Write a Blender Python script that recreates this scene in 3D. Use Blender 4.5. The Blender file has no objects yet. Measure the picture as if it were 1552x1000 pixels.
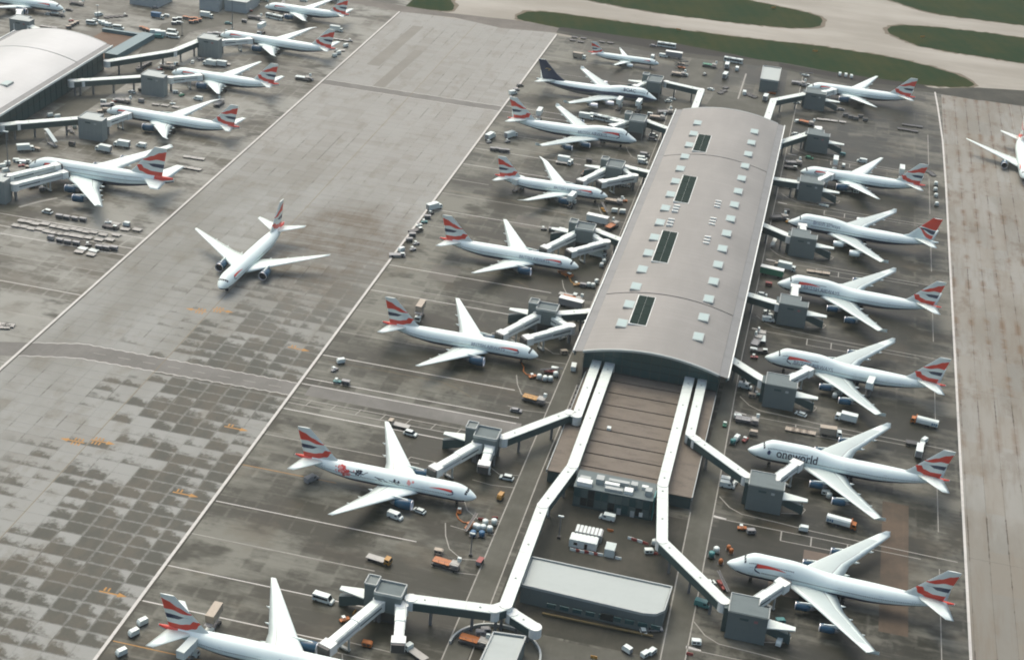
import bpy, bmesh, math, random
from mathutils import Matrix, Vector
random.seed(5)
scene = bpy.context.scene
col = scene.collection
R = math.radians

# ---------------------------------------------------------------- camera
cam_d = bpy.data.cameras.new('camera'); cam = bpy.data.objects.new('camera', cam_d); col.objects.link(cam)
scene.camera = cam
cam_d.sensor_width = 36.0; cam_d.lens = 54.51; cam_d.clip_start = 1.0; cam_d.clip_end = 20000.0
def cam_matrix(pitch, roll, yaw, loc):
    cy, sy, cp, sp, cr, sr = math.cos(yaw), math.sin(yaw), math.cos(pitch), math.sin(pitch), math.cos(roll), math.sin(roll)
    f = Vector((sy*cp, cy*cp, -sp)); r = Vector((cy, -sy, 0)); u = r.cross(f)
    r2 = r*cr + u*sr; u2 = -r*sr + u*cr
    m = Matrix((r2, u2, -f)).transposed().to_4x4(); m.translation = loc
    return m
cam.matrix_world = cam_matrix(0.48096, 0.08894, -0.18646, Vector((0, 0, 293.1)))

# ---------------------------------------------------------------- world, sun, exposure
SUN_EL, SUN_AZ = R(58), R(-35)          # azimuth measured from +Y towards +X
w = bpy.data.worlds.new('World'); scene.world = w; w.use_nodes = True
nt = w.node_tree; nt.nodes.clear()
sky = nt.nodes.new('ShaderNodeTexSky'); sky.sky_type = 'NISHITA'; sky.sun_disc = False
sky.sun_elevation = SUN_EL; sky.sun_rotation = SUN_AZ; sky.air_density = 1.0; sky.dust_density = 6.5; sky.ozone_density = 0.4; sky.altitude = 50
bg = nt.nodes.new('ShaderNodeBackground'); bg.inputs['Strength'].default_value = 0.15
out = nt.nodes.new('ShaderNodeOutputWorld')
nt.links.new(sky.outputs[0], bg.inputs[0]); nt.links.new(bg.outputs[0], out.inputs[0])
sd = bpy.data.lights.new('sun', 'SUN'); sun = bpy.data.objects.new('sun', sd); col.objects.link(sun)
sd.energy = 0.8; sd.angle = R(85); sd.color = (1.0, 0.985, 0.94)
d = Vector((math.sin(SUN_AZ)*math.cos(SUN_EL), math.cos(SUN_AZ)*math.cos(SUN_EL), math.sin(SUN_EL)))
sun.rotation_euler = d.to_track_quat('Z', 'Y').to_euler(); sun.location = (0, 600, 500)
scene.view_settings.view_transform = 'Standard'; scene.view_settings.look = 'None'
scene.view_settings.exposure = 0.52; scene.view_settings.gamma = 1.0; scene.cycles.filter_width = 1.9; scene.view_settings.use_curve_mapping = False

# ---------------------------------------------------------------- materials
def lin(r, g, b):
    f = lambda c: (c/255/12.92) if c/255 <= 0.04045 else ((c/255+0.055)/1.055)**2.4
    return (f(r), f(g), f(b), 1)
class S:                                   # a tiny expression wrapper round math nodes
    def __init__(s, nt, sock): s.nt, s.s = nt, sock
    def _m(s, op, *a, clamp=False):
        n = s.nt.nodes.new('ShaderNodeMath'); n.operation = op; n.use_clamp = clamp
        for i, v in enumerate((s,)+a):
            if isinstance(v, S): s.nt.links.new(v.s, n.inputs[i])
            else: n.inputs[i].default_value = v
        return S(s.nt, n.outputs[0])
    def __add__(s, o): return s._m('ADD', o)
    def __sub__(s, o): return s._m('SUBTRACT', o)
    def __mul__(s, o): return s._m('MULTIPLY', o)
    def __truediv__(s, o): return s._m('DIVIDE', o)
    def floor(s): return s._m('FLOOR')
    def frac(s): return s._m('FRACT')
    def abs(s): return s._m('ABSOLUTE')
    def min(s, o): return s._m('MINIMUM', o)
    def max(s, o): return s._m('MAXIMUM', o)
    def sat(s): return s._m('ADD', 0.0, clamp=True)
    def ramp(s, a, b):                    # smoothstep from a to b
        n = s.nt.nodes.new('ShaderNodeMapRange'); n.interpolation_type = 'SMOOTHSTEP'
        s.nt.links.new(s.s, n.inputs[0]); n.inputs[1].default_value = a; n.inputs[2].default_value = b
        n.inputs[3].default_value = 0; n.inputs[4].default_value = 1
        return S(s.nt, n.outputs[0])
class M:
    def __init__(s, name):
        s.m = bpy.data.materials.new(name); s.m.use_nodes = True; s.nt = s.m.node_tree
        s.b = s.nt.nodes['Principled BSDF']
        s.geo = None
    def xyz(s, obj=False):
        if obj:
            tc = s.nt.nodes.new('ShaderNodeTexCoord'); src = tc.outputs['Object']
        else:
            g = s.nt.nodes.new('ShaderNodeNewGeometry'); src = g.outputs['Position']
        sp = s.nt.nodes.new('ShaderNodeSeparateXYZ'); s.nt.links.new(src, sp.inputs[0])
        return [S(s.nt, o) for o in sp.outputs]
    def vec(s, x, y, z=0.0):
        c = s.nt.nodes.new('ShaderNodeCombineXYZ')
        for i, v in enumerate((x, y, z)):
            if isinstance(v, S): s.nt.links.new(v.s, c.inputs[i])
            else: c.inputs[i].default_value = v
        return c.outputs[0]
    def noise(s, v, scale=1.0, detail=4, rough=0.6):
        n = s.nt.nodes.new('ShaderNodeTexNoise'); s.nt.links.new(v, n.inputs['Vector'])
        n.inputs['Scale'].default_value = scale; n.inputs['Detail'].default_value = detail; n.inputs['Roughness'].default_value = rough
        return S(s.nt, n.outputs['Fac'])
    def white(s, v):
        n = s.nt.nodes.new('ShaderNodeTexWhiteNoise'); n.noise_dimensions = '3D'; s.nt.links.new(v, n.inputs['Vector'])
        return S(s.nt, n.outputs['Value'])
    def mix(s, fac, a, b):
        n = s.nt.nodes.new('ShaderNodeMix'); n.data_type = 'RGBA'
        s.nt.links.new(fac.s, n.inputs[0])
        for i, v in ((6, a), (7, b)):
            if hasattr(v, 'links') or not isinstance(v, tuple): s.nt.links.new(v, n.inputs[i])
            else: n.inputs[i].default_value = v
        return n.outputs[2]
    def setc(s, sock): s.nt.links.new(sock, s.b.inputs['Base Color'])
    def setr(s, v): s.nt.links.new(v.s, s.b.inputs['Roughness'])
MATS = {}
def plain(name, c, rough=0.5, metal=0.0, dirt=0.12, scale=0.6, spec=0.5, coat=0.0):
    """painted or plain surface with a little grime in object space"""
    if name in MATS: return MATS[name]
    m = M(name)
    x, y, z = m.xyz(obj=True)
    n = m.noise(m.vec(x*0.35, y, z), scale, 4, 0.65)
    n2 = m.noise(m.vec(x, y, z*0.25), scale*4, 3, 0.6)
    f = (n.ramp(0.42, 0.78)*0.7 + n2.ramp(0.5, 0.8)*0.5).sat()*dirt*2.2
    dark = tuple(v*0.55 for v in c[:3]) + (1,)
    m.setc(m.mix(f, c, dark)); m.b.inputs['Roughness'].default_value = rough
    m.b.inputs['Metallic'].default_value = metal; m.b.inputs['Specular IOR Level'].default_value = spec
    m.b.inputs['Coat Weight'].default_value = coat; m.b.inputs['Coat Roughness'].default_value = 0.15
    MATS[name] = m.m
    return m.m
WHITE = plain('aircraft_white', (0.69, 0.81, 0.765, 1), 0.34, dirt=0.09, scale=0.18)
SILVER = plain('fin_silver', (0.62, 0.69, 0.635, 1), 0.3, dirt=0.05)
WINGG = plain('wing_grey', (0.42, 0.50, 0.47, 1), 0.38, dirt=0.12, scale=0.25)
WINGW = plain('wing_pale', (0.64, 0.74, 0.69, 1), 0.35, dirt=0.07, scale=0.25)
NAVY = plain('navy_paint', (0.016, 0.028, 0.065, 1), 0.3, dirt=0.05)
BLUE = plain('cowl_blue', (0.008, 0.055, 0.098, 1), 0.25, dirt=0.1)
RED = plain('fin_red', (0.62, 0.055, 0.03, 1), 0.32, dirt=0.06)
GOLD = plain('gold_paint', (0.45, 0.33, 0.12, 1), 0.4)
METAL = plain('bright_metal', (0.70, 0.72, 0.73, 1), 0.3, metal=0.6)
DARKM = plain('dark_metal', (0.035, 0.037, 0.04, 1), 0.5)
TYRE = plain('tyre_rubber', (0.018, 0.018, 0.018, 1), 0.8)
GLASS = plain('dark_glass', (0.012, 0.018, 0.02, 1), 0.12)
TEALG = plain('teal_glass', (0.016, 0.062, 0.064, 1), 0.35, dirt=0.1)
TEALW = plain('teal_wall', (0.035, 0.070, 0.068, 1), 0.5, dirt=0.2)
NODEG = plain('node_cladding', (0.115, 0.150, 0.143, 1), 0.55, dirt=0.15, scale=0.3)
NODEA = plain('pale_node_cladding', (0.20, 0.235, 0.222, 1), 0.55, dirt=0.15, scale=0.3)
DAB = plain('docked_bridge_roof', (0.70, 0.79, 0.73, 1), 0.5, dirt=0.15)
DARKEDGE = plain('dark_edge', (0.014, 0.013, 0.009, 1), 0.95, dirt=0.3, scale=0.1)
VERGE = plain('worn_verge', (0.13, 0.11, 0.075, 1), 0.95, dirt=0.4, scale=0.2)
NODER = plain('node_roofing', (0.105, 0.14, 0.138, 1), 0.75, dirt=0.25, scale=0.3)
PALEROOF = plain('pale_roofing', (0.33, 0.38, 0.355, 1), 0.6, dirt=0.12, scale=0.15)
WALKROOF = plain('walkway_roofing', (0.58, 0.66, 0.60, 1), 0.5, dirt=0.2, scale=0.3)
BRIDGEW = plain('bridge_white', (0.66, 0.71, 0.66, 1), 0.5, dirt=0.25, scale=0.5)
BRIDGES = plain('bridge_side', (0.32, 0.36, 0.34, 1), 0.5, dirt=0.2)
STEEL = plain('grey_steel', (0.16, 0.17, 0.17, 1), 0.5)
VWHITE = plain('vehicle_white', (0.58, 0.66, 0.61, 1), 0.35, dirt=0.12, scale=1.0)
VGREY = plain('vehicle_grey', (0.22, 0.23, 0.225, 1), 0.45, dirt=0.2)
VTAN = plain('vehicle_tan', (0.33, 0.29, 0.22, 1), 0.5, dirt=0.3)
VDARK = plain('vehicle_dark', (0.045, 0.048, 0.046, 1), 0.5, dirt=0.2)
VORANGE = plain('vehicle_orange', (0.36, 0.115, 0.02, 1), 0.45, dirt=0.25)
VYELLOW = plain('vehicle_yellow', (0.36, 0.19, 0.03, 1), 0.45, dirt=0.25)
VRED = plain('vehicle_red', (0.24, 0.04, 0.03, 1), 0.45, dirt=0.25)
VBLUE = plain('vehicle_blue', (0.03, 0.12, 0.22, 1), 0.45, dirt=0.2)
VTEAL = plain('vehicle_teal', (0.04, 0.19, 0.18, 1), 0.45, dirt=0.2)
VGREEN = plain('vehicle_green', (0.03, 0.20, 0.11, 1), 0.45, dirt=0.2)
VMETAL = plain('deck_metal', (0.33, 0.335, 0.30, 1), 0.5, dirt=0.3, scale=1.5)
CLEARLIGHT = plain('skylight_glazing', (0.29, 0.39, 0.365, 1), 0.4, dirt=0.08)
PAINTW = plain('road_paint', (0.47, 0.47, 0.43, 1), 0.7, dirt=0.35, scale=0.4)
PAINTY = plain('yellow_paint', (0.34, 0.175, 0.03, 1), 0.7, dirt=0.3)
PAINTDIM = plain('worn_paint', (0.27, 0.27, 0.235, 1), 0.7, dirt=0.45, scale=0.4)

def roofing(name, c1, c2):
    m = M(name); x, y, z = m.xyz()
    n = m.noise(m.vec(x*0.05, y*0.02, 0.0), 1.0, 5, 0.6)
    st = m.noise(m.vec(x*0.02, y*0.8, 0.0), 1.0, 3, 0.6)
    seam = ((y/1.5).frac()-0.5).abs().ramp(0.44, 0.5)
    cc = m.mix((n.ramp(0.35, 0.7)*0.7+st.ramp(0.4, 0.75)*0.35).sat(), c1, c2)
    dk = tuple(v*0.8 for v in c1[:3])+(1,)
    m.setc(m.mix(seam*0.2, cc, dk)); m.b.inputs['Roughness'].default_value = 0.55
    return m.m
ROOFB = roofing('pier_roofing', (0.178, 0.178, 0.158, 1), (0.232, 0.230, 0.206, 1))
ROOFA = roofing('glossy_roofing', (0.36, 0.38, 0.36, 1), (0.45, 0.47, 0.45, 1)); ROOFA.node_tree.nodes['Principled BSDF'].inputs['Roughness'].default_value = 0.38
GUTTER = plain('gutter_metal', (0.17, 0.18, 0.172, 1), 0.6, dirt=0.25, scale=0.2)
LOUVRE = plain('louvre_glass', (0.012, 0.026, 0.021, 1), 0.8, dirt=0.2, spec=0.08)
COURT = plain('court_roofing', (0.145, 0.127, 0.098, 1), 0.85, dirt=0.5, scale=0.35)
COURTDK = plain('court_joint', (0.06, 0.05, 0.042, 1), 0.9)

def grass_mat():
    m = M('grass'); x, y, z = m.xyz()
    n = m.noise(m.vec(x, y), 0.02, 5, 0.65); n2 = m.noise(m.vec(x*0.4, y), 0.35, 4, 0.7)
    mow = ((x+y*0.35)/9.0).frac().ramp(0.45, 0.55)
    c = m.mix((n.ramp(0.38, 0.66)*0.85+mow*0.18).sat(), (0.005, 0.024, 0.004, 1), (0.024, 0.032, 0.005, 1))
    m.setc(m.mix(n2.ramp(0.45, 0.8)*0.5, c, (0.036, 0.034, 0.012, 1))); m.b.inputs['Roughness'].default_value = 0.95
    m.b.inputs['Specular IOR Level'].default_value = 0.1
    return m.m
GRASS = grass_mat()
def taxiway_mat():
    m = M('pale_taxiway_concrete'); x, y, z = m.xyz()
    n = m.noise(m.vec(x*0.3, y), 0.03, 5, 0.6); n2 = m.noise(m.vec(x*0.15, y), 0.25, 4, 0.7)
    c = m.mix(n.ramp(0.35, 0.7), (0.235, 0.225, 0.186, 1), (0.315, 0.306, 0.262, 1))
    m.setc(m.mix(n2.ramp(0.55, 0.8)*0.4, c, (0.23, 0.19, 0.145, 1))); m.b.inputs['Roughness'].default_value = 0.8; m.b.inputs['Specular IOR Level'].default_value = 0.22
    return m.m
TAXIWAY = taxiway_mat()
SX, SY = 7.564, 6.0
def taxilane_mat(name, bx, damp):
    """light slabs; damp slabs keep dry rims along their joints"""
    m = M(name); x, y, z = m.xyz()
    gx = (x-bx)/SX; gy = y/SY
    r = m.white(m.vec(gx.floor(), gy.floor(), 3.0)); r2 = m.white(m.vec(gx.floor(), (gy/9.0).floor(), 5.0))
    fx, fy = gx.frac(), gy.frac()
    wob = m.noise(m.vec(x, y), 0.5, 4, 0.65)-0.5
    n = m.noise(m.vec(x*0.6, y*0.25), 0.02, 5, 0.6); n2 = m.noise(m.vec(x, y*0.5), 0.10, 6, 0.7); n3 = m.noise(m.vec(x*0.25, y), 0.25, 5, 0.7)
    base = m.mix(n.ramp(0.38, 0.58), (0.165, 0.170, 0.146, 1), (0.232, 0.244, 0.222, 1))
    base = m.mix(y.ramp(600.0, 740.0)*0.7, base, (0.248, 0.253, 0.228, 1))
    base = m.mix((r*0.5+r2*0.5).ramp(0.45, 0.95)*0.30, base, (0.140, 0.133, 0.104, 1))
    base = m.mix(n2.ramp(0.50, 0.68)*0.38, base, (0.125, 0.114, 0.080, 1))
    base = m.mix(n3.ramp(0.54, 0.70)*0.25, base, (0.110, 0.100, 0.072, 1))
    # brown tyre-worn field where aircraft turn off the lane
    dx = (x+196.0)/34.0; dy = (y-598.0)/62.0
    fld = (dx*dx+dy*dy).ramp(1.25, 0.15)
    row_ = m.noise(m.vec(x*0.03, y*0.55), 0.6, 3, 0.6)
    base = m.mix(fld*(row_.ramp(0.40, 0.60)*0.45+n2.ramp(0.40, 0.62)*0.4), base, (0.085, 0.066, 0.040, 1))
    edge = fx.min(fx*-1.0+1.0)*SX
    jl = (edge + wob*0.5).ramp(0.36, 0.05)*(m.noise(m.vec(x*0.45, y), 0.05, 4, 0.7).ramp(0.52, 0.62))
    base = m.mix(jl*0.62, base, (0.050, 0.043, 0.030, 1))
    zone = x.ramp(-244.0, -182.0)*0.72 + y.ramp(600.0, 380.0)*0.05 - 0.04
    zn = m.noise(m.vec(x*0.6, y*0.5), 0.035, 4, 0.6)-0.5
    amount = zone + zn*1.9 + (r-0.5)*0.8
    reach = (fx*0.34 + fy*0.60 + ((fx-0.3).abs()*fy)*0.55) + wob*1.15
    wet = (amount*1.5 - reach + (n2-0.5)*0.8).ramp(-0.20, 0.26)
    rim = ((fx.min(fx*-1.0+1.0)*SX).min(fy.min(fy*-1.0+1.0)*SY) + wob*1.5).ramp(-0.1, 0.75)
    w_ = wet*(rim*0.62+0.38)*(x.ramp(-256.0, -232.0))
    hv = y.ramp(660.0, 470.0)*0.82+0.10
    tone = m.mix(n2.ramp(0.4, 0.62), (0.025, 0.029, 0.019, 1), (0.050, 0.047, 0.031, 1))
    base = m.mix((w_*hv).sat(), base, tone)
    m.setr(w_*-0.15+0.72); m.setc(base); m.b.inputs['Specular IOR Level'].default_value = 0.22
    return m.m
LANE = taxilane_mat('taxilane_concrete', -275.8, True)
def lane_right_mat():
    m = M('warm_lane_concrete'); x, y, z = m.xyz()
    gx = (x-76.0)/6.6; fx = gx.frac(); r = m.white(m.vec(gx.floor(), (y/24.0).floor(), 1.0))
    n = m.noise(m.vec(x, y*0.3), 0.03, 5, 0.6)
    rust = m.noise(m.vec(x*0.5, y), 0.05, 5, 0.75)
    sk = m.noise(m.vec(x*1.0, y*0.08), 0.35, 5, 0.7)
    base = m.mix(n.ramp(0.40, 0.60), (0.168, 0.168, 0.142, 1), (0.228, 0.234, 0.208, 1))
    base = m.mix(sk.ramp(0.48, 0.64)*0.4, base, (0.145, 0.128, 0.096, 1))
    base = m.mix(r*0.35, base, (0.185, 0.160, 0.115, 1))
    wob = m.noise(m.vec(x, y), 0.6, 4, 0.65)-0.5
    e = (fx.min(fx*-1.0+1.0)*6.6 + wob*0.9)
    f = e.ramp(2.2, 0.05)*rust.ramp(0.47, 0.62)*(y.ramp(450.0, 600.0)*0.8+0.2)
    base = m.mix(f*0.7, base, (0.115, 0.067, 0.03, 1))
    bl = m.noise(m.vec(x, y*0.6), 0.06, 6, 0.72)
    base = m.mix(bl.ramp(0.53, 0.66)*(y.ramp(430.0, 640.0)*0.45+0.08), base, (0.098, 0.070, 0.042, 1))
    jl = (e).ramp(0.35, 0.06)*m.noise(m.vec(x*0.3, y), 0.06, 3, 0.6).ramp(0.47, 0.58)
    base = m.mix(jl*0.75, base, (0.05, 0.037, 0.025, 1))
    m.setc(base); m.b.inputs['Roughness'].default_value = 0.7; m.b.inputs['Specular IOR Level'].default_value = 0.22
    return m.m
LANER = lane_right_mat()
def apron_mat(name, ox, dark, light, heads):
    """old stand concrete: slab tints, tyre streaks along the stands, damp stains, oil spots"""
    m = M(name); x, y, z = m.xyz()
    gx = (x-ox)/7.3; gy = y/6.0
    r = m.white(m.vec(gx.floor(), gy.floor(), 2.0)); r2 = m.white(m.vec((gx/3.0).floor(), (gy/1.0).floor(), 9.0))
    wob = m.noise(m.vec(x, y), 0.4, 5, 0.7)-0.5
    n = m.noise(m.vec(x*0.7, y), 0.022, 5, 0.62); st = m.noise(m.vec(x*0.07, y*0.9), 0.42, 6, 0.72); n3 = m.noise(m.vec(x*0.6, y), 0.10, 6, 0.72)
    fx, fy = gx.frac(), gy.frac()
    ed = (fx.min(fx*-1.0+1.0)*7.3).min(fy.min(fy*-1.0+1.0)*6.0)
    rim = (ed + wob*1.4).ramp(0.0, 1.0)
    if heads == 'left': hz = x.ramp(-168.0, -120.0)*0.26
    elif heads == 'right': hz = x.ramp(73.0, 50.0)*0.30
    else: hz = x.ramp(-285.0, -330.0)*0.10
    sl = ((r*0.6+r2*0.4)+wob*0.9).ramp(0.40, 0.72)*rim
    f = n.ramp(0.36, 0.60)*0.52 + st.ramp(0.40, 0.64)*0.16 + sl*0.24 + n3.ramp(0.40, 0.64)*0.18 - 0.04 + hz
    wet = f.ramp(0.16, 0.90)
    base = m.mix(wet, light, dark)
    tint = m.noise(m.vec(x, y), 0.045, 4, 0.6)
    base = m.mix(tint.ramp(0.52, 0.68)*0.35, base, (0.075, 0.062, 0.038, 1))
    pale = m.noise(m.vec(x*0.12+7.0, y), 0.30, 5, 0.72)
    base = m.mix(pale.ramp(0.58, 0.74)*0.32, base, tuple(v*1.15 for v in light[:3])+(1,))
    blot = m.noise(m.vec(x*0.6+31.0, y), 0.045, 4, 0.62)
    base = m.mix(blot.ramp(0.54, 0.64)*0.75, base, (0.020, 0.020, 0.013, 1))
    m.setc(base); m.setr(wet*-0.22+0.74); m.b.inputs['Specular IOR Level'].default_value = 0.22
    return m.m
APRONL = apron_mat('stand_concrete', -169.9, (0.021, 0.023, 0.014, 1), (0.152, 0.156, 0.128, 1), 'left')
APRONR = apron_mat('damp_stand_concrete', 0.0, (0.013, 0.015, 0.009, 1), (0.132, 0.133, 0.108, 1), 'right')
APRONA = apron_mat('pale_stand_concrete', -275.8, (0.055, 0.055, 0.038, 1), (0.225, 0.232, 0.202, 1), 'a')
def asphalt_mat(name, c1, c2):
    m = M(name); x, y, z = m.xyz()
    n = m.noise(m.vec(x, y), 0.06, 5, 0.65); n2 = m.noise(m.vec(x, y*0.15), 0.8, 4, 0.6)
    m.setc(m.mix((n.ramp(0.35, 0.7)*0.7+n2.ramp(0.5, 0.8)*0.3).sat(), c1, c2)); m.b.inputs['Roughness'].default_value = 0.75; m.b.inputs['Specular IOR Level'].default_value = 0.22
    return m.m
ROAD = asphalt_mat('service_road_asphalt', (0.062, 0.064, 0.049, 1), (0.104, 0.106, 0.087, 1))
ROADDK = asphalt_mat('dark_asphalt', (0.026, 0.028, 0.020, 1), (0.062, 0.060, 0.046, 1))
CROSS = asphalt_mat('crossing_surface', (0.12, 0.121, 0.107, 1), (0.175, 0.176, 0.158, 1))
PATCHB = asphalt_mat('brown_slab_repair', (0.058, 0.048, 0.034, 1), (0.115, 0.084, 0.056, 1))
PATCHP = asphalt_mat('pinkish_slab_repair', (0.11, 0.09, 0.07, 1), (0.17, 0.135, 0.105, 1))
PATCHL = asphalt_mat('faint_slab_repair', (0.165, 0.163, 0.138, 1), (0.195, 0.193, 0.165, 1))
PATCHG = asphalt_mat('grey_slab_repair', (0.10, 0.098, 0.082, 1), (0.14, 0.137, 0.115, 1))

# ---------------------------------------------------------------- mesh helpers
class MB:
    def __init__(s): s.v, s.f, s.m = [], [], []
    def face(s, pts, m=0):
        i = len(s.v); s.v += [tuple(p) for p in pts]; s.f.append(tuple(range(i, i+len(pts)))); s.m.append(m); return s
    def box(s, x0, x1, y0, y1, z0, z1, m=0, top=None):
        i = len(s.v)
        s.v += [(x0,y0,z0),(x1,y0,z0),(x1,y1,z0),(x0,y1,z0),(x0,y0,z1),(x1,y0,z1),(x1,y1,z1),(x0,y1,z1)]
        for k, q in enumerate(((0,3,2,1),(4,5,6,7),(0,1,5,4),(1,2,6,5),(2,3,7,6),(3,0,4,7))):
            s.f.append(tuple(i+a for a in q)); s.m.append(top if (k == 1 and top is not None) else m)
        return s
    def prism(s, poly, z0, z1, m=0, top=None):
        n = len(poly); i = len(s.v)
        s.v += [(x, y, z0) for x, y in poly] + [(x, y, z1) for x, y in poly]
        s.f.append(tuple(i+n+k for k in range(n))); s.m.append(m if top is None else top)
        s.f.append(tuple(i+n-1-k for k in range(n))); s.m.append(m)
        for k in range(n):
            a, b = k, (k+1) % n
            s.f.append((i+a, i+b, i+n+b, i+n+a)); s.m.append(m)
        return s
    def loft(s, rings, m=0, cap=True, closed=True, mf=None):
        n = len(rings[0]); i = len(s.v)
        for r in rings: s.v += [tuple(p) for p in r]
        for a in range(len(rings)-1):
            for k in range(n if closed else n-1):
                b = (k+1) % n
                s.f.append((i+a*n+k, i+a*n+b, i+(a+1)*n+b, i+(a+1)*n+k)); s.m.append(mf(a, k) if mf else m)
        if cap and closed:
            s.f.append(tuple(i+n-1-k for k in range(n))); s.m.append(mf(0, 0) if mf else m)
            s.f.append(tuple(i+(len(rings)-1)*n+k for k in range(n))); s.m.append(mf(len(rings)-2, 0) if mf else m)
        return s
    def beam(s, p, q, w, h, m=0, top=None):
        """box section running from p to q (centre line along its bottom)"""
        p, q = Vector(p), Vector(q); d = q-p; l = Vector((d.x, d.y, 0)); l = l.normalized() if l.length > 1e-6 else Vector((1, 0, 0))
        n = Vector((-l.y, l.x, 0))*w/2; u = Vector((0, 0, h)); i = len(s.v)
        for b in (p, q): s.v += [tuple(b-n), tuple(b+n), tuple(b+n+u), tuple(b-n+u)]
        for k, f in enumerate(((0,1,2,3),(7,6,5,4),(0,4,5,1),(1,5,6,2),(2,6,7,3),(3,7,4,0))):
            s.f.append(tuple(i+a for a in f)); s.m.append(top if (k == 4 and top is not None) else m)
        return s
    def tube(s, pts, r, n=6, m=0):
        pts = [Vector(p) for p in pts]; rings = []
        for k, p in enumerate(pts):
            d = (pts[min(k+1, len(pts)-1)]-pts[max(k-1, 0)]).normalized()
            a = d.cross(Vector((0, 0, 1))); a = a.normalized() if a.length > 1e-4 else Vector((1, 0, 0)); b = a.cross(d)
            rr = r[k] if isinstance(r, (list, tuple)) else r
            rings.append([p+a*rr*math.cos(t*2*math.pi/n)+b*rr*math.sin(t*2*math.pi/n) for t in range(n)])
        return s.loft(rings, m)
    def wheel(s, x, y, r, w, m=0, n=10):
        rings = [[(x+r*math.cos(t*2*math.pi/n), yy, r+r*math.sin(t*2*math.pi/n)) for t in range(n)] for yy in (y-w/2, y+w/2)]
        return s.loft(rings, m)
    def mesh(s, name, mats, smooth=False):
        me = bpy.data.meshes.new(name); me.from_pydata(s.v, [], s.f)
        for k in mats: me.materials.append(k)
        me.polygons.foreach_set('material_index', s.m)
        me.polygons.foreach_set('use_smooth', [smooth]*len(s.f))
        me.update()
        return me
def link(name, me, parent=None):
    o = bpy.data.objects.new(name, me); col.objects.link(o)
    if parent is not None: o.parent = parent
    return o
def obj(name, mb, mats, parent=None, smooth=False):
    if not isinstance(mats, (list, tuple)): mats = [mats]
    return link(name, mb.mesh(name, mats, smooth), parent)
def tag(o, label=None, cat=None, group=None, kind=None):
    if label: o['label'] = label
    if cat: o['category'] = cat
    if group: o['group'] = group
    if kind: o['kind'] = kind
    return o
def empty(name, loc=(0, 0, 0), rz=0.0, label=None, cat=None, group=None):
    o = bpy.data.objects.new(name, None); col.objects.link(o); o.location = loc; o.rotation_euler = (0, 0, rz)
    o.empty_display_size = 1.0
    return tag(o, label, cat, group)

# ================================================================ THE GROUND
def sheet(name, poly, z, mat, parent=None):
    mb = MB(); mb.face([(x, y, z) for x, y in poly])
    o = obj(name, mb, mat, parent)
    if parent is None: tag(o, kind='structure')
    return o
def rect(x0, x1, y0, y1): return [(x0, y0), (x1, y0), (x1, y1), (x0, y1)]
sheet('ground', rect(-6000, 6000, -3000, 9000), -0.30, GRASS)
sheet('taxiway', rect(-900, 700, 940, 1330), -0.08, TAXIWAY)
apron_l = sheet('apron', rect(-169.9, -45.0, 120, 962), 0.0, APRONL)
apron_r = sheet('apron', rect(-45.0, 74.7, 120, 962), 0.0, APRONR)
apron_a = sheet('apron', rect(-620, -275.8, 120, 1000), 0.0, APRONA)
lane = sheet('taxilane', rect(-275.8, -169.9, 120, 966), -0.05, ROADDK)
lane_r = sheet('taxilane', rect(74.7, 330, 120, 962), -0.05, ROADDK)

# concrete slabs of the taxi lane, a joint of 5 cm between them
def slab_pts(x0, x1, y0, y1, g=0.03): return x0+g, x1-g, y0+g, y1-g
slabs = []
for i in range(14):
    for j in range(20, 161):
        x0 = -275.8+i*SX; y0 = j*SY
        slabs.append((x0, x0+SX, y0, y0+SY, i, j))
def slab_size(s):                                  # the damp, clearly told apart slabs first, nearest first
    return -(s[2]) - 2.0*max(0, 9-s[4])*6 if s[2] >= 300 else -9999
order = sorted(slabs, key=slab_size, reverse=True)
near, rest = order[:300], order[300:]
smb = MB(); smb.box(-SX/2+0.03, SX/2-0.03, -SY/2+0.03, SY/2-0.03, -0.045, 0.0)
slab_me = smb.mesh('concrete_slab', [LANE])
for s in near:
    o = link('concrete_slab', slab_me, lane); o.location = ((s[0]+s[1])/2, (s[2]+s[3])/2, random.uniform(-0.004, 0.0))
mb = MB()
for s in rest: mb.box(*slab_pts(*s[:4]), -0.045, random.uniform(-0.004, 0.0))
tag(obj('concrete_slab_field', mb, LANE, lane), kind='stuff')
lx = 76.0
k = 0
while lx < 160:
    for (a, b) in ((120, 330), (330, 450), (450, 570), (570, 690), (690, 810), (810, 955)):
        m_ = MB(); m_.box(lx+0.03, lx+6.57, a+0.03, b-0.03, -0.045, 0.0)
        obj('concrete_strip', m_, LANER, lane_r)
    lx += 6.6
m_ = MB(); m_.box(lx+0.03, 330, 120, 955, -0.045, 0.0); tag(obj('concrete_strip_field', m_, LANER, lane_r), kind='stuff')
m_ = MB(); m_.box(74.75, 75.97, 120, 955, -0.045, 0.0); obj('concrete_strip', m_, LANER, lane_r)

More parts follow.
